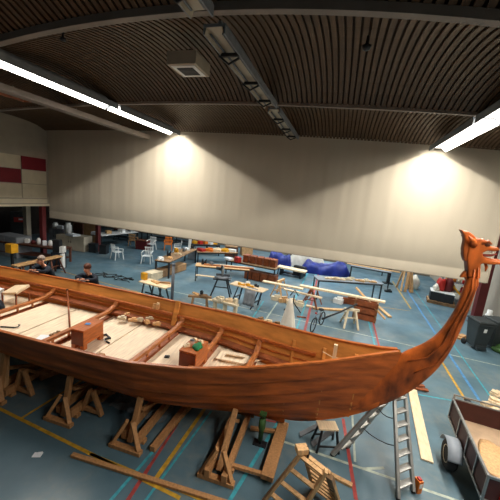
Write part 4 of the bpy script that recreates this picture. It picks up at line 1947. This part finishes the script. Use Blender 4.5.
tops = [(-.42, .1, (.3, .2, .16), 'white_plastic', 'white machine on the near end of the long dark bench', 'tool'), (-.3, -.1, (.3, .1, .08), 'pine', 'pale offcut near the front edge of the long dark bench', 'wood'), (-.2, .15, (.2, .2, .3), 'black_metal', 'black vice on the long dark bench', 'tool'), (-.05, -.05, (.4, .14, .07), 'pale_pine', 'pale offcut in the middle of the long dark bench', 'wood'), (.05, .2, (.2, .2, .26), 'yellow', 'yellow tool on the long dark bench', 'tool'), (.18, 0, (.16, .16, .25), 'grey_paint', 'grey can on the long dark bench', 'can'), (.3, .05, (.4, .2, .1), 'white_plastic', 'white tray at the far end of the long dark bench', 'box'), (.42, -.1, (.2, .1, .3), 'black_plastic', 'black tool at the far end of the long dark bench', 'tool')]
for f, g, sz, m_, lb, k in tops:
    p = mid + ux * ln * f + uy * g
    bits('bench_tool' if k == 'tool' else 'bench_item', 'tool' if k == 'tool' else 'item', (p.x, p.y, .85), [(0, 0, sz, m_, lb, k)])


def plastic_chair(loc, rz, label, m_='white_plastic'):
    t = thing('garden_chair', label, 'chair', loc, rz)
    b = MB()
    b.box((0, 0, .43), (.48, .46, .03))
    b.build('seat', m_, t, .01)
    b = MB()
    b.box((0, .235, .66), (.46, .03, .05), rot=(R(-10), 0, 0))
    b.box((0, .27, .86), (.46, .03, .07), rot=(R(-10), 0, 0))
    for k in range(5):
        b.box((-.18 + .09 * k, .25, .66), (.04, .02, .42), rot=(R(-10), 0, 0))
    b.build('backrest', m_, t)
    for sx in (-1, 1):
        for sy in (-1, 1):
            b = MB()
            b.beam((sx * .26, sy * .26, 0), (sx * .22, sy * .2, .44), .045, .04)
            b.build('leg', m_, t)
        b = MB()
        b.path_rect([(sx * .25, -.2, .43), (sx * .26, -.22, .62), (sx * .26, 0, .66), (sx * .25, .26, .68)], .05, .03, m_, (1, 0, 0))
        b.build('armrest', m_, t)
    return t


q = P(117, 259)
ch0 = plastic_chair((q.x, q.y, 0), R(160), 'white plastic garden chair alone on the floor, furthest left')
q = P(147, 263)
dup(ch0, (q.x, q.y, 0), R(20), 'white plastic garden chair closest to the long dark bench')
q = P(151, 250)
dup(ch0, (q.x, q.y, 0), R(10), 'white plastic garden chair behind another one, near the dark table')
q = P(177, 254)
dup(ch0, (q.x, q.y, 0), R(-60), 'white plastic garden chair beyond the long dark bench, by the orange chair')
q = P(168, 250)
dup(ch0, (q.x, q.y, 0), R(30), 'orange wooden armchair left of a white chair, under the divider hem')


def recolour(root, m_):
    for c in root.children:
        c.data = c.data.copy()
        c.data.materials.clear()
        c.data.materials.append(MATS[m_])


for o in list(COL.objects):
    if o.get('label', '').startswith('orange wooden armchair'):
        recolour(o, 'orange')
        o.name = 'armchair'
q = P(133, 246)
t = dup(ch0, (q.x, q.y, 0), R(200), 'tan wooden armchair beyond the white chairs, beside a dark red box')
t.name = 'armchair'
recolour(t, 'cardboard')

# ---- dark tables and machines right of the long bench, under the divider hem
q = P(192, 259)
t = thing('band_saw', 'white and black band saw standing under the divider hem right of the long bench', 'machine', (q.x, q.y, 0), R(20))
b = MB()
b.box((0, 0, .3), (.5, .45, .6))
b.build('base', 'grey_paint', t, .01)
b = MB()
b.box((0, 0, .63), (.8, .55, .05))
b.build('table', 'steel', t)
b = MB()
b.box((-.2, .05, 1.05), (.16, .3, .85))
b.box((0, .05, 1.5), (.55, .3, .3))
b.build('column', 'white_plastic', t, .02)
b = MB()
b.box((.17, .05, 1.0), (.02, .04, .75))
b.build('blade', 'black_metal', t)
table(205, 254.5, 1.9, .8, .75, 'dark table with a row of coloured boxes under the divider hem', R(35), 'black_metal', 'black_metal', .06)
q = P(205, 254.5)
ux, uy = Vector((math.cos(R(35)), math.sin(R(35)), 0)), Vector((-math.sin(R(35)), math.cos(R(35)), 0))
cl = [('yellow', 'leftmost yellow box'), ('red_bright', 'red box'), ('orange', 'orange box'), ('white_plastic', 'white box'), ('yellow', 'rightmost yellow box')]
for i, (m_, nm) in enumerate(cl):
    p = q + ux * (-.75 + .36 * i) + uy * (.05 * (-1) ** i)
    bits('tool_box', 'box', (p.x, p.y, .75), [(0, 0, (.28, .24, .16 + .03 * (i % 3)), m_, nm + ' on the dark table under the divider hem', 'box')])
table(216, 262, 2.6, .8, .7, 'long dark table with orange and white boards under the divider hem', R(38), 'old_wood', 'black_metal', .06)
q = P(216, 262)
for i, (m_, lb, k) in enumerate((('red_bright', 'red box at the near end of the long dark table under the hem', 'box'), ('orange', 'orange board on the long dark table under the hem', 'wood'), ('pale_pine', 'pale stack of boards on the long dark table under the hem', 'wood'), ('yellow', 'yellow board on the long dark table under the hem', 'wood'), ('white_plastic', 'white box at the far end of the long dark table under the hem', 'box'))):
    p = q + Vector((math.cos(R(38)), math.sin(R(38)), 0)) * (-1.0 + .5 * i)
    bits('stacked_board', 'board', (p.x, p.y, .7), [(0, 0, (.5, .3, .14), m_, lb, k)])
table(222, 252, 2.4, .8, .75, 'far dark table with yellow planks high under the divider hem', R(20), 'yellow', 'black_metal', .06)
for i, (px, py, rz) in enumerate(((231, 256, 10), (246, 255, 30))):
    q = P(px, py)
    tt = thing('wood_crate', ('dark wooden crate', 'brown wooden crate')[i] + ' far back under the divider hem', 'crate', q, R(rz))
    b = MB()
    b.box((0, 0, .35), (.8, .7, .7))
    b.build('body', ('dark_wood', 'cardboard')[i], tt, .01)
    b = MB()
    b.box((0, 0, .72), (.86, .76, .04))
    b.build('lid', ('old_wood', 'pine')[i], tt)

# table with red brown crates on it and beneath it
q = P(254, 273)
rz = R(-6)
table(251, 277, 2.9, .75, .78, 'dark legged table carrying a row of red brown crates', rz, 'old_wood', 'black_metal', .05)
q = P(251, 277)
for i, x in enumerate((-.35, .05, .45, .85, 1.2)):
    c, s = math.cos(rz), math.sin(rz)
    p = (q.x + x * c - .1 * -s, q.y + x * s + .1 * c, .78)
    tt = thing('slatted_crate', ('first', 'second', 'third', 'fourth', 'fifth')[i] + ' from the left of the red brown crates standing on the dark legged table', 'crate', p, rz, 'red brown crates on the table')
    b = MB()
    b.box((0, 0, .2), (.3, .45, .4))
    b.build('body', 'red_wood', tt, .008)
    for z in (.08, .22, .35):
        b = MB()
        b.box((0, -.231, z), (.3, .016, .07))
        b.build('slat', 'red_wood', tt)
bits('red_bag', 'bag', (q.x - 1.0, q.y - .1, .78), [(.25, -.2, (.3, .26, .26), 'red_bright', 'bright red box in front of the crates on the dark legged table', 'box'), (-.35, 0, (.4, .3, .1), 'paper', 'white tray at the left end of the dark legged table', 'box')])
q = P(262, 281)
for i, x in enumerate((-.75, -.3, .15, .6)):
    c, s = math.cos(rz), math.sin(rz)
    p = (q.x + x * c, q.y + x * s, 0)
    tt = thing('slatted_crate', ('leftmost', 'second', 'third', 'rightmost')[i] + ' of the red brown crates on the floor before the dark legged table', 'crate', p, rz, 'red brown crates on the floor')
    b = MB()
    b.box((0, 0, .22), (.4, .45, .44))
    b.build('body', 'red_wood', tt, .008)
    for z in (.1, .26, .4):
        b = MB()
        b.box((0, -.232, z), (.38, .016, .08))
        b.build('slat', 'red_wood', tt)
    b = MB()
    b.box((0, 0, .45), (.42, .47, .025))
    b.build('rim', 'dark_wood', tt)

# low bench with white top
q = P(291, 276)
t = thing('low_bench', 'low bench with a pale slab top in front of the white sheet', 'bench', (q.x, q.y, 0), R(-10))
b = MB()
b.box((0, 0, .42), (1.7, .55, .09))
b.build('top', 'pale_pine', t, .01)
for sx in (-.6, .6):
    b = MB()
    b.box((sx, 0, .19), (.1, .45, .38))
    b.build('leg', 'black_metal', t)
b = MB()
b.box((0, 0, .15), (1.1, .35, .05))
b.build('shelf', 'black_metal', t)
bits('dark_bag', 'bag', (q.x, q.y + .5, 0), [(.4, 0, (.7, .3, .55), 'black_plastic', 'dark case behind the low pale bench', 'box')])

# long object under a blue tarpaulin, and a white one behind


def covered(name, label, p, q, w, h, m_, seed, hump=.2):
    p, q = Vector(p), Vector(q)
    d = q - p
    ln = d.length
    rnd = random.Random(seed)
    b = MB()
    nn, kk = 30, 12
    vs, fs = [], []
    for i in range(nn + 1):
        f = i / nn
        e = min(1, 6 * min(f, 1 - f) + .35)
        for k in range(kk + 1):
            a = PI * k / kk
            rr = 1 + .05 * math.sin(i * .6 + k * .9 + seed) + .03 * math.sin(i * 1.9 - k * 1.7)
            y = math.copysign(abs(math.cos(a)) ** .6, math.cos(a)) * w / 2 * rr * (.75 + .25 * e)
            z = abs(math.sin(a)) ** .7 * h * e * (1 + hump * math.sin(f * 7 + seed)) * rr
            vs.append((f * ln, y, max(0, z)))
    for i in range(nn):
        for k in range(kk):
            fs.append((i * (kk + 1) + k, i * (kk + 1) + k + 1, (i + 1) * (kk + 1) + k + 1, (i + 1) * (kk + 1) + k))
    fs.append(tuple(range(kk, -1, -1)))
    fs.append(tuple(range(nn * (kk + 1), nn * (kk + 1) + kk + 1)))
    b.add(vs, fs, m_, True)
    o = b.build(name, m_, loc=p, rz=math.atan2(d.y, d.x))
    return tag(o, label, 'tarpaulin')


a, c = P(301, 271), P(349, 278)
covered('blue_tarpaulin', 'long heap under a shiny dark blue tarpaulin beyond the divider', (a.x, a.y + .3, 0), (c.x, c.y + .3, 0), 1.2, .7, 'blue_tarp', 2, .2)
a, c = P(265, 267), P(289, 270.5)
covered('blue_tarpaulin', 'shorter blue covered heap behind the red brown crates', (a.x, a.y + .6, 0), (c.x, c.y + .6, 0), .9, .9, 'blue_tarp', 6, .12)
a, c = P(288, 266), P(322, 268)
covered('white_tarpaulin', 'heap under a white sheet between the two blue heaps', (a.x, a.y + .5, 0), (c.x, c.y + .5, 0), .9, 1.0, 'white_cloth', 5, .12)
table(362, 272, 2.6, .3, 1.0, 'narrow thin legged table right of the blue tarpaulin', R(-5), 'old_wood', 'black_metal', .05)
q = P(368, 284)
plank(q + Vector((-1.3, .25, .975)), q + Vector((1.5, -.1, .975)), .12, .05, 'pine', 'long pine timber laid along the thin dark frame table')

# pair of sawhorses with long planks
q = P(279, 296)
s1 = sawhorse((q.x, q.y, 0), R(75), 'pale wooden sawhorse under the left end of the short planks', .78, .7, 'pine')
q = P(311, 305)
s2 = sawhorse((q.x, q.y, 0), R(80), 'reddish wooden sawhorse carrying both planks, in the middle', .8, .85, 'red_wood', .36)
q1, q2 = P(263, 281, .8), P(303, 289, .8)
plank(q1, q2, .22, .05, 'pale_pine', 'shorter pale plank resting on the pale sawhorse')
plank(P(284, 289, .55), P(322, 298, .55), .16, .05, 'pale_pine', 'lower pale plank between the pale and the reddish sawhorses')
q1, q2 = P(300, 285.5, .84), P(385, 302, .84)
plank(q1, q2, .2, .07, 'pale_pine', 'longest pale plank reaching from the reddish sawhorse to the box trestle')
q = P(364, 318)
t = thing('box_trestle', 'brown box shaped trestle of boards under the right end of the longest plank', 'trestle', (q.x, q.y, 0), R(-8))
b = MB()
for z in (.12, .4, .68):
    for sy in (-1, 1):
        b.box((0, sy * .3, z), (.85, .03, .2), 'red_wood')
    for sx in (-1, 1):
        b.box((sx * .41, 0, z), (.03, .6, .2), 'pine')
b.build('boards', 'red_wood', t)
for sx in (-1, 1):
    for sy in (-1, 1):
        b = MB()
        b.box((sx * .4, sy * .28, .38), (.07, .07, .76))
        b.build('post', 'old_wood', t)
b = MB()
b.beam((-.5, .1, 1.15), (.75, -.1, .2), .14, .04, 'pine')
b.build('diagonal_board', 'pine', t)
plank(P(364, 300) + Vector((.4, -.2, .03)), P(390, 318) + Vector((0, 0, .05)), .14, .05, 'pine', 'pine board leaning from the box trestle to the floor')
# cluttered long table
a, c = P(314, 300), P(375, 303)
d = c - a
mid = (a + c) / 2 + Vector((0, .4, 0))
rz = math.atan2(d.y, d.x) - R(2)
table(0, 0, d.length * 1.05, .75, .95, 'long table strewn with offcuts behind the longest plank', rz, 'grey_paint', 'black_metal', .05, world=mid)
ux = Vector((math.cos(rz), math.sin(rz), 0))
uy = Vector((-ux.y, ux.x, 0))
rn = random.Random(4)
wh = ['far left', 'left', 'left of the middle', 'middle', 'middle right', 'right', 'outer right', 'far right']
for i in range(8):
    p = mid + ux * (-1.0 + .3 * i) + uy * rn.uniform(-.2, .2)
    bits('wood_offcut', 'offcut', (p.x, p.y, .95), [(0, 0, (rn.uniform(.3, .5), rn.uniform(.08, .16), rn.uniform(.04, .09)), rn.choice(['pale_pine', 'pine', 'cream', 'white_plastic']), 'offcut at the %s of the strewn long table' % wh[i], 'wood')])

# tan sawhorse with black bar
q = P(349, 326)
s3 = sawhorse((q.x, q.y, 0), R(12), 'tan sawhorse with close legs in front of the box trestle', .68, .55, 'cream', .3)
b = MB()
b.tube([P(322, 319, .55) * 1.0, P(340, 312, .75), P(357, 304, .8)], .03, n=8)
tag(b.build('metal_bar', 'black_metal'), 'black bar laid over the tan sawhorse', 'bar')
plank(P(327, 318) + Vector((0, 0, .1)), P(346, 311, .62), .08, .05, 'white_plastic', 'white batten leaning on the tan sawhorse')
# timbers on the floor
plank(P(313, 309) + Vector((0, 0, .04)), P(345, 311) + Vector((0, 0, .04)), .16, .06, 'pine', 'pine timber on the floor between reddish and tan sawhorses')
plank(P(306, 306) + Vector((0, 0, .03)), P(322, 310) + Vector((0, 0, .03)), .14, .06, 'pale_pine', 'short pale timber on the floor by the reddish sawhorse')
bits('wood_offcut', 'offcut', P(338, 303), [(0, 0, (.4, .25, .2), 'white_plastic', 'white block on the floor below the longest plank', 'wood'), (.55, .2, (.8, .2, .25), 'red_wood', 'red brown timber on the floor below the longest plank', 'wood')])
q = P(286, 302)
for i in range(4):
    p = q + Vector((-.45 + .34 * i, -.05 * i, 0))
    bits('floor_offcut', 'offcut', p, [(0, 0, (.42, .2, .16), ('cream', 'pine', 'pale_pine', 'cream')[i], ('leftmost', 'second', 'third', 'rightmost')[i] + ' offcut in the low row on the floor left of the reddish sawhorse', 'wood')])
q = P(268, 324)
for i in range(3):
    p = q + Vector((-.3 + .3 * i, -.03 * i, 0))
    bits('floor_offcut', 'offcut', p, [(0, 0, (.3, .16, .12), ('old_wood', 'pale_pine', 'old_wood')[i], ('leftmost', 'middle', 'rightmost')[i] + ' offcut in the small row left of the white draped cloth', 'wood')])
# white cloth draped on a stand
q = Vector((-1.15, 9.2, 0))
t = thing('draped_stand', 'narrow stand draped with a white cloth behind the ship rail', 'cloth', q)
b = MB()
vs, fs = [], []
n = 22
for j in range(9):
    f = j / 8
    for k in range(n):
        a = 2 * PI * k / n
        r_ = (.05 + .22 * f ** .8) * (1 + .16 * f * math.sin(k * 2.0 + 1) + .08 * f * math.sin(k * 5))
        vs.append((r_ * math.cos(a), r_ * math.sin(a) * .8, 1.22 - 1.1 * f))
for j in range(8):
    for k in range(n):
        fs.append((j * n + k, (j + 1) * n + k, (j + 1) * n + (k + 1) % n, j * n + (k + 1) % n))
fs.append(tuple(range(n)))
b.add(vs, fs, 'white_cloth', True)
b.build('cloth', 'white_cloth', t)
b = MB()
b.tube([(0, 0, 0), (0, 0, 1.2)], .025)
b.box((0, 0, .02), (.3, .3, .04))
b.build('pole', 'old_wood', t)
# black three legged stand
q = P(292, 313)
t = thing('roller_stand', 'black folding roller stand between the sawhorses and the white cloth', 'stand', (q.x, q.y, 0), R(20))
for a in (.3, 2.4, 4.5):
    b = MB()
    b.tube([(0, 0, .45), (.38 * math.cos(a), .38 * math.sin(a), 0)], .022)
    b.build('leg', 'black_metal', t)
b = MB()
b.tube([(0, 0, .4), (0, 0, .75)], .025)
b.tube([(-.16, 0, .72), (0, 0, .95), (.16, 0, .72)], .02)
b.build('mast', 'black_metal', t)
plank(P(297, 317) + Vector((0, 0, .02)), P(306, 318) + Vector((0, 0, .02)), .06, .04, 'red_wood', 'short brown batten on the floor right of the roller stand')

# bicycle seen end on
q = P(316, 333)
t = thing('bicycle', 'dark bicycle standing end on behind the ship bow', 'bicycle', (q.x, q.y + .4, 0), R(72))
t.scale = (.8, .8, .8)
for nm, x in (('front_wheel', -.5), ('rear_wheel', .5)):
    b = MB()
    vs, fs = [], []
    n, kk = 28, 6
    for i in range(n):
        a = 2 * PI * i / n
        for k in range(kk):
            c = 2 * PI * k / kk
            r_ = .3 + .022 * math.cos(c)
            vs.append((x + r_ * math.cos(a), .022 * math.sin(c), .322 + r_ * math.sin(a)))
    for i in range(n):
        for k in range(kk):
            fs.append((i * kk + k, i * kk + (k + 1) % kk, ((i + 1) % n) * kk + (k + 1) % kk, ((i + 1) % n) * kk + k))
    b.add(vs, fs, 'rubber', True)
    for i in range(10):
        a = 2 * PI * i / 10
        b.tube([(x, 0, .322), (x + .29 * math.cos(a), 0, .322 + .29 * math.sin(a))], .003, 'steel', n=4)
    b.build(nm, 'rubber', t)
b = MB()
for p, q2 in (((.5, 0, .32), (.08, 0, .3)), ((.08, 0, .3), (.2, 0, .78)), ((.5, 0, .32), (.18, 0, .68)), ((.18, 0, .68), (-.32, 0, .72)), ((.08, 0, .3), (-.34, 0, .64)), ((-.5, 0, .32), (-.3, 0, .85))):
    b.tube([p, q2], .018)
b.build('frame', 'grey_metal', t)
b = MB()
b.tube([(-.3, 0, .85), (-.28, 0, .95)], .016)
b.tube([(-.2, -.28, .98), (-.3, -.2, .97), (-.3, .2, .97), (-.2, .28, .98)], .014)
b.build('handlebar', 'black_metal', t)
b = MB()
b.lathe([(.02, -.02), (.1, -.02), (.13, .02), (.06, .05)], (.2, 0, .83), 'black_plastic', 12)
b.build('saddle', 'black_plastic', t)
b = MB()
b.box((-.38, 0, .82), (.05, .07, .06))
b.build('lamp', 'red_bright', t)

# trestle with timber and white sack on the right
q = P(404, 290)
t = thing('timber_trestle', 'wooden trestle leaned with upright boards below the divider hem', 'trestle', (q.x, q.y, 0), R(10))
for sx in (-.3, .3):
    for sy in (-1, 1):
        b = MB()
        b.beam((sx, sy * .35, 0), (sx * .6, sy * .06, 1.2), .09, .07)
        b.build('leg', 'pine', t)
b = MB()
b.box((0, 0, 1.22), (.8, .16, .1))
b.build('top_beam', 'pine', t)
b = MB()
b.beam((-.1, -.4, .0), (.05, -.05, 1.45), .14, .04)
b.beam((.15, -.42, .0), (.1, -.05, 1.35), .1, .04)
b.build('leaning_board', 'cardboard', t)
q = P(411, 289)
crumple('white_sack', (q.x + .1, q.y + .15, 0), .3, .28, .8, 'white_cloth', 'white sack standing right of the timber trestle', 'sack', 21)
q = P(389, 286)
t = thing('machine_stand', 'dark upright machine left of the timber trestle', 'machine', (q.x, q.y + .6, 0), R(10))
b = MB()
b.box((0, 0, .5), (.16, .16, 1.0))
b.box((0, 0, .02), (.5, .4, .04))
b.build('column', 'black_metal', t)
b = MB()
b.box((0, -.1, 1.15), (.3, .5, .35))
b.build('head', 'dark_wood', t, .02)
table(368, 284, 2.2, .5, .95, 'thin dark legged frame table left of the upright machine', R(-8), 'grey_paint', 'black_metal', .05)
bits('wood_offcut', 'offcut', P(388, 292), [(0, 0, (.35, .15, .1), 'black_plastic', 'small dark block on the floor in front of the upright machine', 'wood')])

# pallet with black box and red and white sacks, ladder rack behind the dragon neck
q = P(440, 303)
t = thing('wooden_pallet', 'wooden pallet under the black crate left of the dragon neck', 'pallet', (q.x, q.y, 0), R(-12))
b = MB()
for k in range(5):
    b.box((-.5 + .25 * k, 0, .13), (.18, .9, .025))
b.build('deck_boards', 'old_wood', t)
for sy in (-1, 0, 1):
    b = MB()
    b.box((0, sy * .38, .06), (1.2, .1, .11))
    b.build('runner', 'old_wood', t)
t = thing('black_crate', 'black crate with a pale lid standing on the pallet', 'crate', (q.x, q.y + .05, .145), R(-12))
b = MB()
b.box((0, 0, .22), (1.0, .75, .44))
b.build('body', 'black_plastic', t, .015)
b = MB()
b.box((0, 0, .45), (1.02, .77, .03))
b.build('lid', 'white_plastic', t)
crumple('red_sack', (q.x - .1, q.y + .15, .62), .22, .2, .6, 'red_bright', 'bright red and white bundle on top of the black crate, left', 'sack', 31)
crumple('red_sack', (q.x + .28, q.y + .2, .62), .2, .18, .7, 'red_paint', 'dark red bundle on top of the black crate, right', 'sack', 33)
crumple('white_sack', (q.x - .32, q.y - .05, .62), .14, .12, .3, 'white_cloth', 'small white bundle at the left end on the black crate', 'sack', 35)
q = P(461, 312)
t = thing('tool_rack', 'metal rack with rows of bottles and a yellow bar behind the dragon neck', 'rack', (q.x + .1, q.y + 1.5, 0), R(-25))
for sx in (-1, 1):
    for sy in (-1, 1):
        b = MB()
        b.box((sx * .6, sy * .22, .75), (.05, .05, 1.5))
        b.build('upright', 'grey_metal', t)
for z in (.15, .6, 1.05):
    b = MB()
    b.box((0, 0, z), (1.2, .5, .03))
    b.build('shelf', 'grey_metal', t)
b = MB()
b.beam((-.8, -.36, 1.6), (.5, -.36, .35), .07, .07)
b.build('yellow_bar', 'yellow', t)
for i in range(6):
    rt_ = t.matrix_basis
    x = -.48 + .19 * i
    c, s = math.cos(R(-25)), math.sin(R(-25))
    mm_ = ('white_plastic', 'red_bright', 'orange', 'cream', 'red_bright', 'cardboard')[i]
    wd = ('white', 'red', 'orange', 'cream', 'second red', 'brown')[i]
    bits('canister', 'can', (q.x + .1 + x * c, q.y + 1.5 + x * s, 1.066), [(0, 0, (.15, .15, .3), mm_, wd + ' canister on the upper shelf of the rack behind the dragon neck', 'can')])
    if i % 2 == 0:
        bits('canister', 'can', (q.x + .1 + x * c, q.y + 1.5 + x * s, .616), [(0, 0, (.16, .16, .28), mm_, wd + ' canister on the lower shelf of the rack behind the dragon neck', 'can')])
q = P(483, 300)
bits('white_can', 'can', (6.05, 13.3, 0), [(0, 0, (.25, .25, .9), 'white_plastic', 'tall white canister in front of the red column right of the dragon neck', 'can')])

# ---- under the gallery and in the far left corner
bits('paint_pot', 'pot', (0, 0, -50), []) 
t = table(31, 258, 4.2, .8, .8, 'long dark counter with a row of white pots under the gallery', R(8), 'dark_wood', 'dark_wood', .08, 'counter', 'counter', shelf=True)
q = P(31, 258)
names_ = ['first', 'second', 'third', 'fourth', 'fifth', 'sixth', 'seventh', 'eighth', 'ninth']
for i in range(9):
    x = -1.2 + .34 * i
    c, s = math.cos(R(8)), math.sin(R(8))
    m_ = ['white_plastic', 'paper', 'cardboard', 'white_plastic', 'red_paint', 'white_plastic', 'paper', 'white_plastic', 'cream'][i]
    h = [.16, .22, .15, .2, .18, .34, .22, .3, .14][i]
    bits('paint_pot', 'pot', (q.x + x * c, q.y + x * s, .8), [(0, 0, (.18, .18, h), m_, names_[i] + ' pot from the left on the long dark counter under the gallery', 'can' if i % 3 else 'box')])
t = thing('yellow_box', 'bright yellow box on a post behind the ship at the left edge', 'box', (P(13, 274).x, P(13, 274).y, 0))
b = MB()
b.box((0, 0, .5), (.08, .08, 1.0))
b.box((0, 0, .02), (.4, .4, .04))
b.build('post', 'black_metal', t)
b = MB()
b.box((0, 0, 1.15), (.36, .3, .38))
b.build('box', 'yellow', t, .01)
# long pale board with trestles in front of the counter
a, c = P(14, 266, .78), P(60, 256, .78)
plank(a, c, .3, .06, 'pine', 'long pale board on trestles just behind the ship at far left')
p = a.lerp(c, .25)
sawhorse((p.x, p.y, 0), R(95), 'dark sawhorse under the left part of the long pale board', .75, .7, 'dark_wood')
p = a.lerp(c, .85)
sawhorse((p.x, p.y, 0), R(95), 'dark sawhorse under the right end of the long pale board', .75, .7, 'dark_wood')
# white and dark machine by the right end of the board
q = P(59, 268)
t = thing('drill_stand', 'white and dark upright machine at the right end of the long pale board', 'machine', (q.x, q.y, 0), R(20))
b = MB()
b.box((0, 0, .4), (.5, .4, .8))
b.build('cabinet', 'navy_cloth', t, .01)
b = MB()
b.box((.22, -.05, .95), (.16, .3, .3))
b.box((.24, -.1, .4), (.1, .24, .7))
b.build('front', 'white_plastic', t, .01)
b = MB()
b.box((-.05, 0, 1.1), (.3, .3, .6))
b.build('head', 'black_metal', t, .02)
# cabinets, grey units
for i, (px, py, w, d_, h, m_, lb) in enumerate(((8, 256, 1.6, .8, 1.1, 'grey_paint', 'low grey cabinet in the dark under the gallery at left'), (44, 246, .8, .6, 1.2, 'dark_wood', 'dark cupboard between pale and red columns under the gallery'), (54, 247, .8, .5, 1.15, 'grey_metal', 'grey shelf unit right of the red corner column'), (70.5, 250, 1.8, .8, .9, 'beige_paint', 'large beige chest in the far left corner beyond the divider'))):
    q = P(px, py)
    t = thing('cabinet', lb, 'cabinet', (q.x, q.y + .3, 0), R(4 * i))
    b = MB()
    b.box((0, 0, h / 2), (w, d_, h))
    b.build('body', m_, t, .01)
    if i == 1:
        t.location.y += 3.0
        t.location.x -= .5
    for s in (-1, 1):
        b = MB()
        b.box((s * w / 4, -d_ / 2 - .01, h / 2), (w / 2 - .03, .02, h - .08))
        dd = b.build('door', m_, t, .004)
        b = MB()
        b.box((s * .06, -d_ / 2 - .03, h * .6), (.03, .02, .12))
        b.build('handle', 'black_metal', dd)
    if i == 2:
        bits('white_bottle', 'bottle', (q.x, q.y + .3, h), [(-.2, 0, (.3, .3, .35), 'white_plastic', 'white canister left on the grey shelf unit', 'can'), (.2, 0, (.3, .2, .2), 'paper', 'white box right on the grey shelf unit', 'box')])
    if i == 3:
        bits('white_bag', 'bag', (q.x, q.y + .3, h), [(-.5, 0, (.4, .4, .7), 'white_plastic', 'tall white canister on the large beige chest', 'can'), (.1, -.2, (.7, .5, .1), 'paper', 'flat white box on the large beige chest', 'box')])
q = P(90, 243)
t = thing('box_stack_board', 'brown upright panel behind the large beige chest', 'panel', (q.x, q.y, 0))
b = MB()
b.box((0, 0, .85), (1.0, .06, 1.7))
b.build('panel', 'cardboard', t)
b = MB()
b.box((0, .15, .03), (.8, .4, .06))
b.build('foot', 'old_wood', t)
q = P(120, 247)
a, c = P(96, 234.5, .95), P(133, 231, .95)
WR = face_to(a, c)
WT = (a + c) / 2
table(0, 0, (c - a).length, 1.0, .95, 'long white topped table beyond the divider at left', WR, 'white_plastic', 'black_metal', .05, world=(WT.x, WT.y, 0))
for i, (px, py, lb) in enumerate(((93.5, 252, 'left dark box under the long white table'), (104, 253.5, 'right dark box under the long white table'))):
    q = P(px, py)
    tt = thing('dark_box', lb, 'box', q, R(18))
    b = MB()
    b.box((0, 0, .26), (.42, .4, .52))
    b.build('body', 'black_plastic', tt, .01)
    b = MB()
    b.box((0, 0, .53), (.46, .44, .03))
    b.build('lid', 'black_metal', tt)
q = WT
for i, (x, m_, lb) in enumerate(((-1.6, 'paper', 'white box at the left end of the long white table'), (-.6, 'pine', 'pine board on the long white table'), (.5, 'white_plastic', 'white pot in the middle of the long white table'), (1.4, 'grey_paint', 'grey case at the right end of the long white table'))):
    c, s = math.cos(WR), math.sin(WR)
    bits('table_box', 'box', (q.x + x * c, q.y + x * s, .95), [(0, 0, (.4, .3, .18), m_, lb, 'box')])
q = P(143, 249)
tt = thing('storage_box', 'dark red box between the tan armchair and a white chair', 'box', (q.x, q.y, 0), R(10))
b = MB()
b.box((0, 0, .3), (.8, .6, .6))
b.build('body', 'red_paint', tt, .01)
b = MB()
b.box((0, 0, .61), (.84, .64, .04))
b.build('lid', 'dark_wood', tt)
# row of dark tables along the far side
for i, (px, py, rz_, lb) in enumerate(((128, 243, 12, 'dark table against the far wall behind the tan armchair'), (160, 243, 8, 'dark table against the far wall behind the white chairs'), (185, 247, 5, 'dark table beyond the orange armchair'))):
    table(px, py - 2.5, 2.0, .8, .85, lb, R(rz_), 'dark_wood', 'black_metal', .06, shelf=True)
# red sign light in the recess
t = thing('cable', 'black cable lying in tangled loops on the floor beyond the dark jacketed person', 'cable', P(113, 277))
b = MB()
rn = random.Random(9)
b.tube([(-.9 + 1.8 * i / 40 + .22 * math.sin(i * 1.3), .28 * math.sin(i * .9 + 1) + .1 * math.cos(i * 2.1), .016 + .012 * (i % 2)) for i in range(41)], .016, n=6)
b.build('loops', 'rubber', t)
b = MB()
b.box((.95, .1, .03), (.2, .08, .06))
b.build('socket_block', 'black_plastic', t)
q = P(4, 240)
t = thing('vending_machine', 'dark machine with a glowing red front under the gallery at the left edge', 'machine', (q.x + .3, q.y + .8, 0), R(50))
b = MB()
b.box((0, 0, .9), (.9, .7, 1.8))
b.build('body', 'black_plastic', t, .02)
b = MB()
b.box((0, -.36, 1.35), (.5, .02, .3))
b.build('red_panel', 'red_bright', t)
b = MB()
b.box((.1, -.375, 1.38), (.2, .02, .1))
b.build('white_label', 'paper', t)

# ------------------------------------------------------------------ world and view
w = bpy.data.worlds.new('world')
S.world = w
w.use_nodes = True
bg = w.node_tree.nodes['Background']
bg.inputs['Color'].default_value = (1, .93, .85, 1)
bg.inputs['Strength'].default_value = .035
S.view_settings.view_transform = 'Standard'
S.view_settings.look = 'None'
S.view_settings.gamma = 1
S.view_settings.use_curve_mapping = False
S.view_settings.exposure = 0.28
S.cycles.max_bounces = 6
S.cycles.use_denoising = True
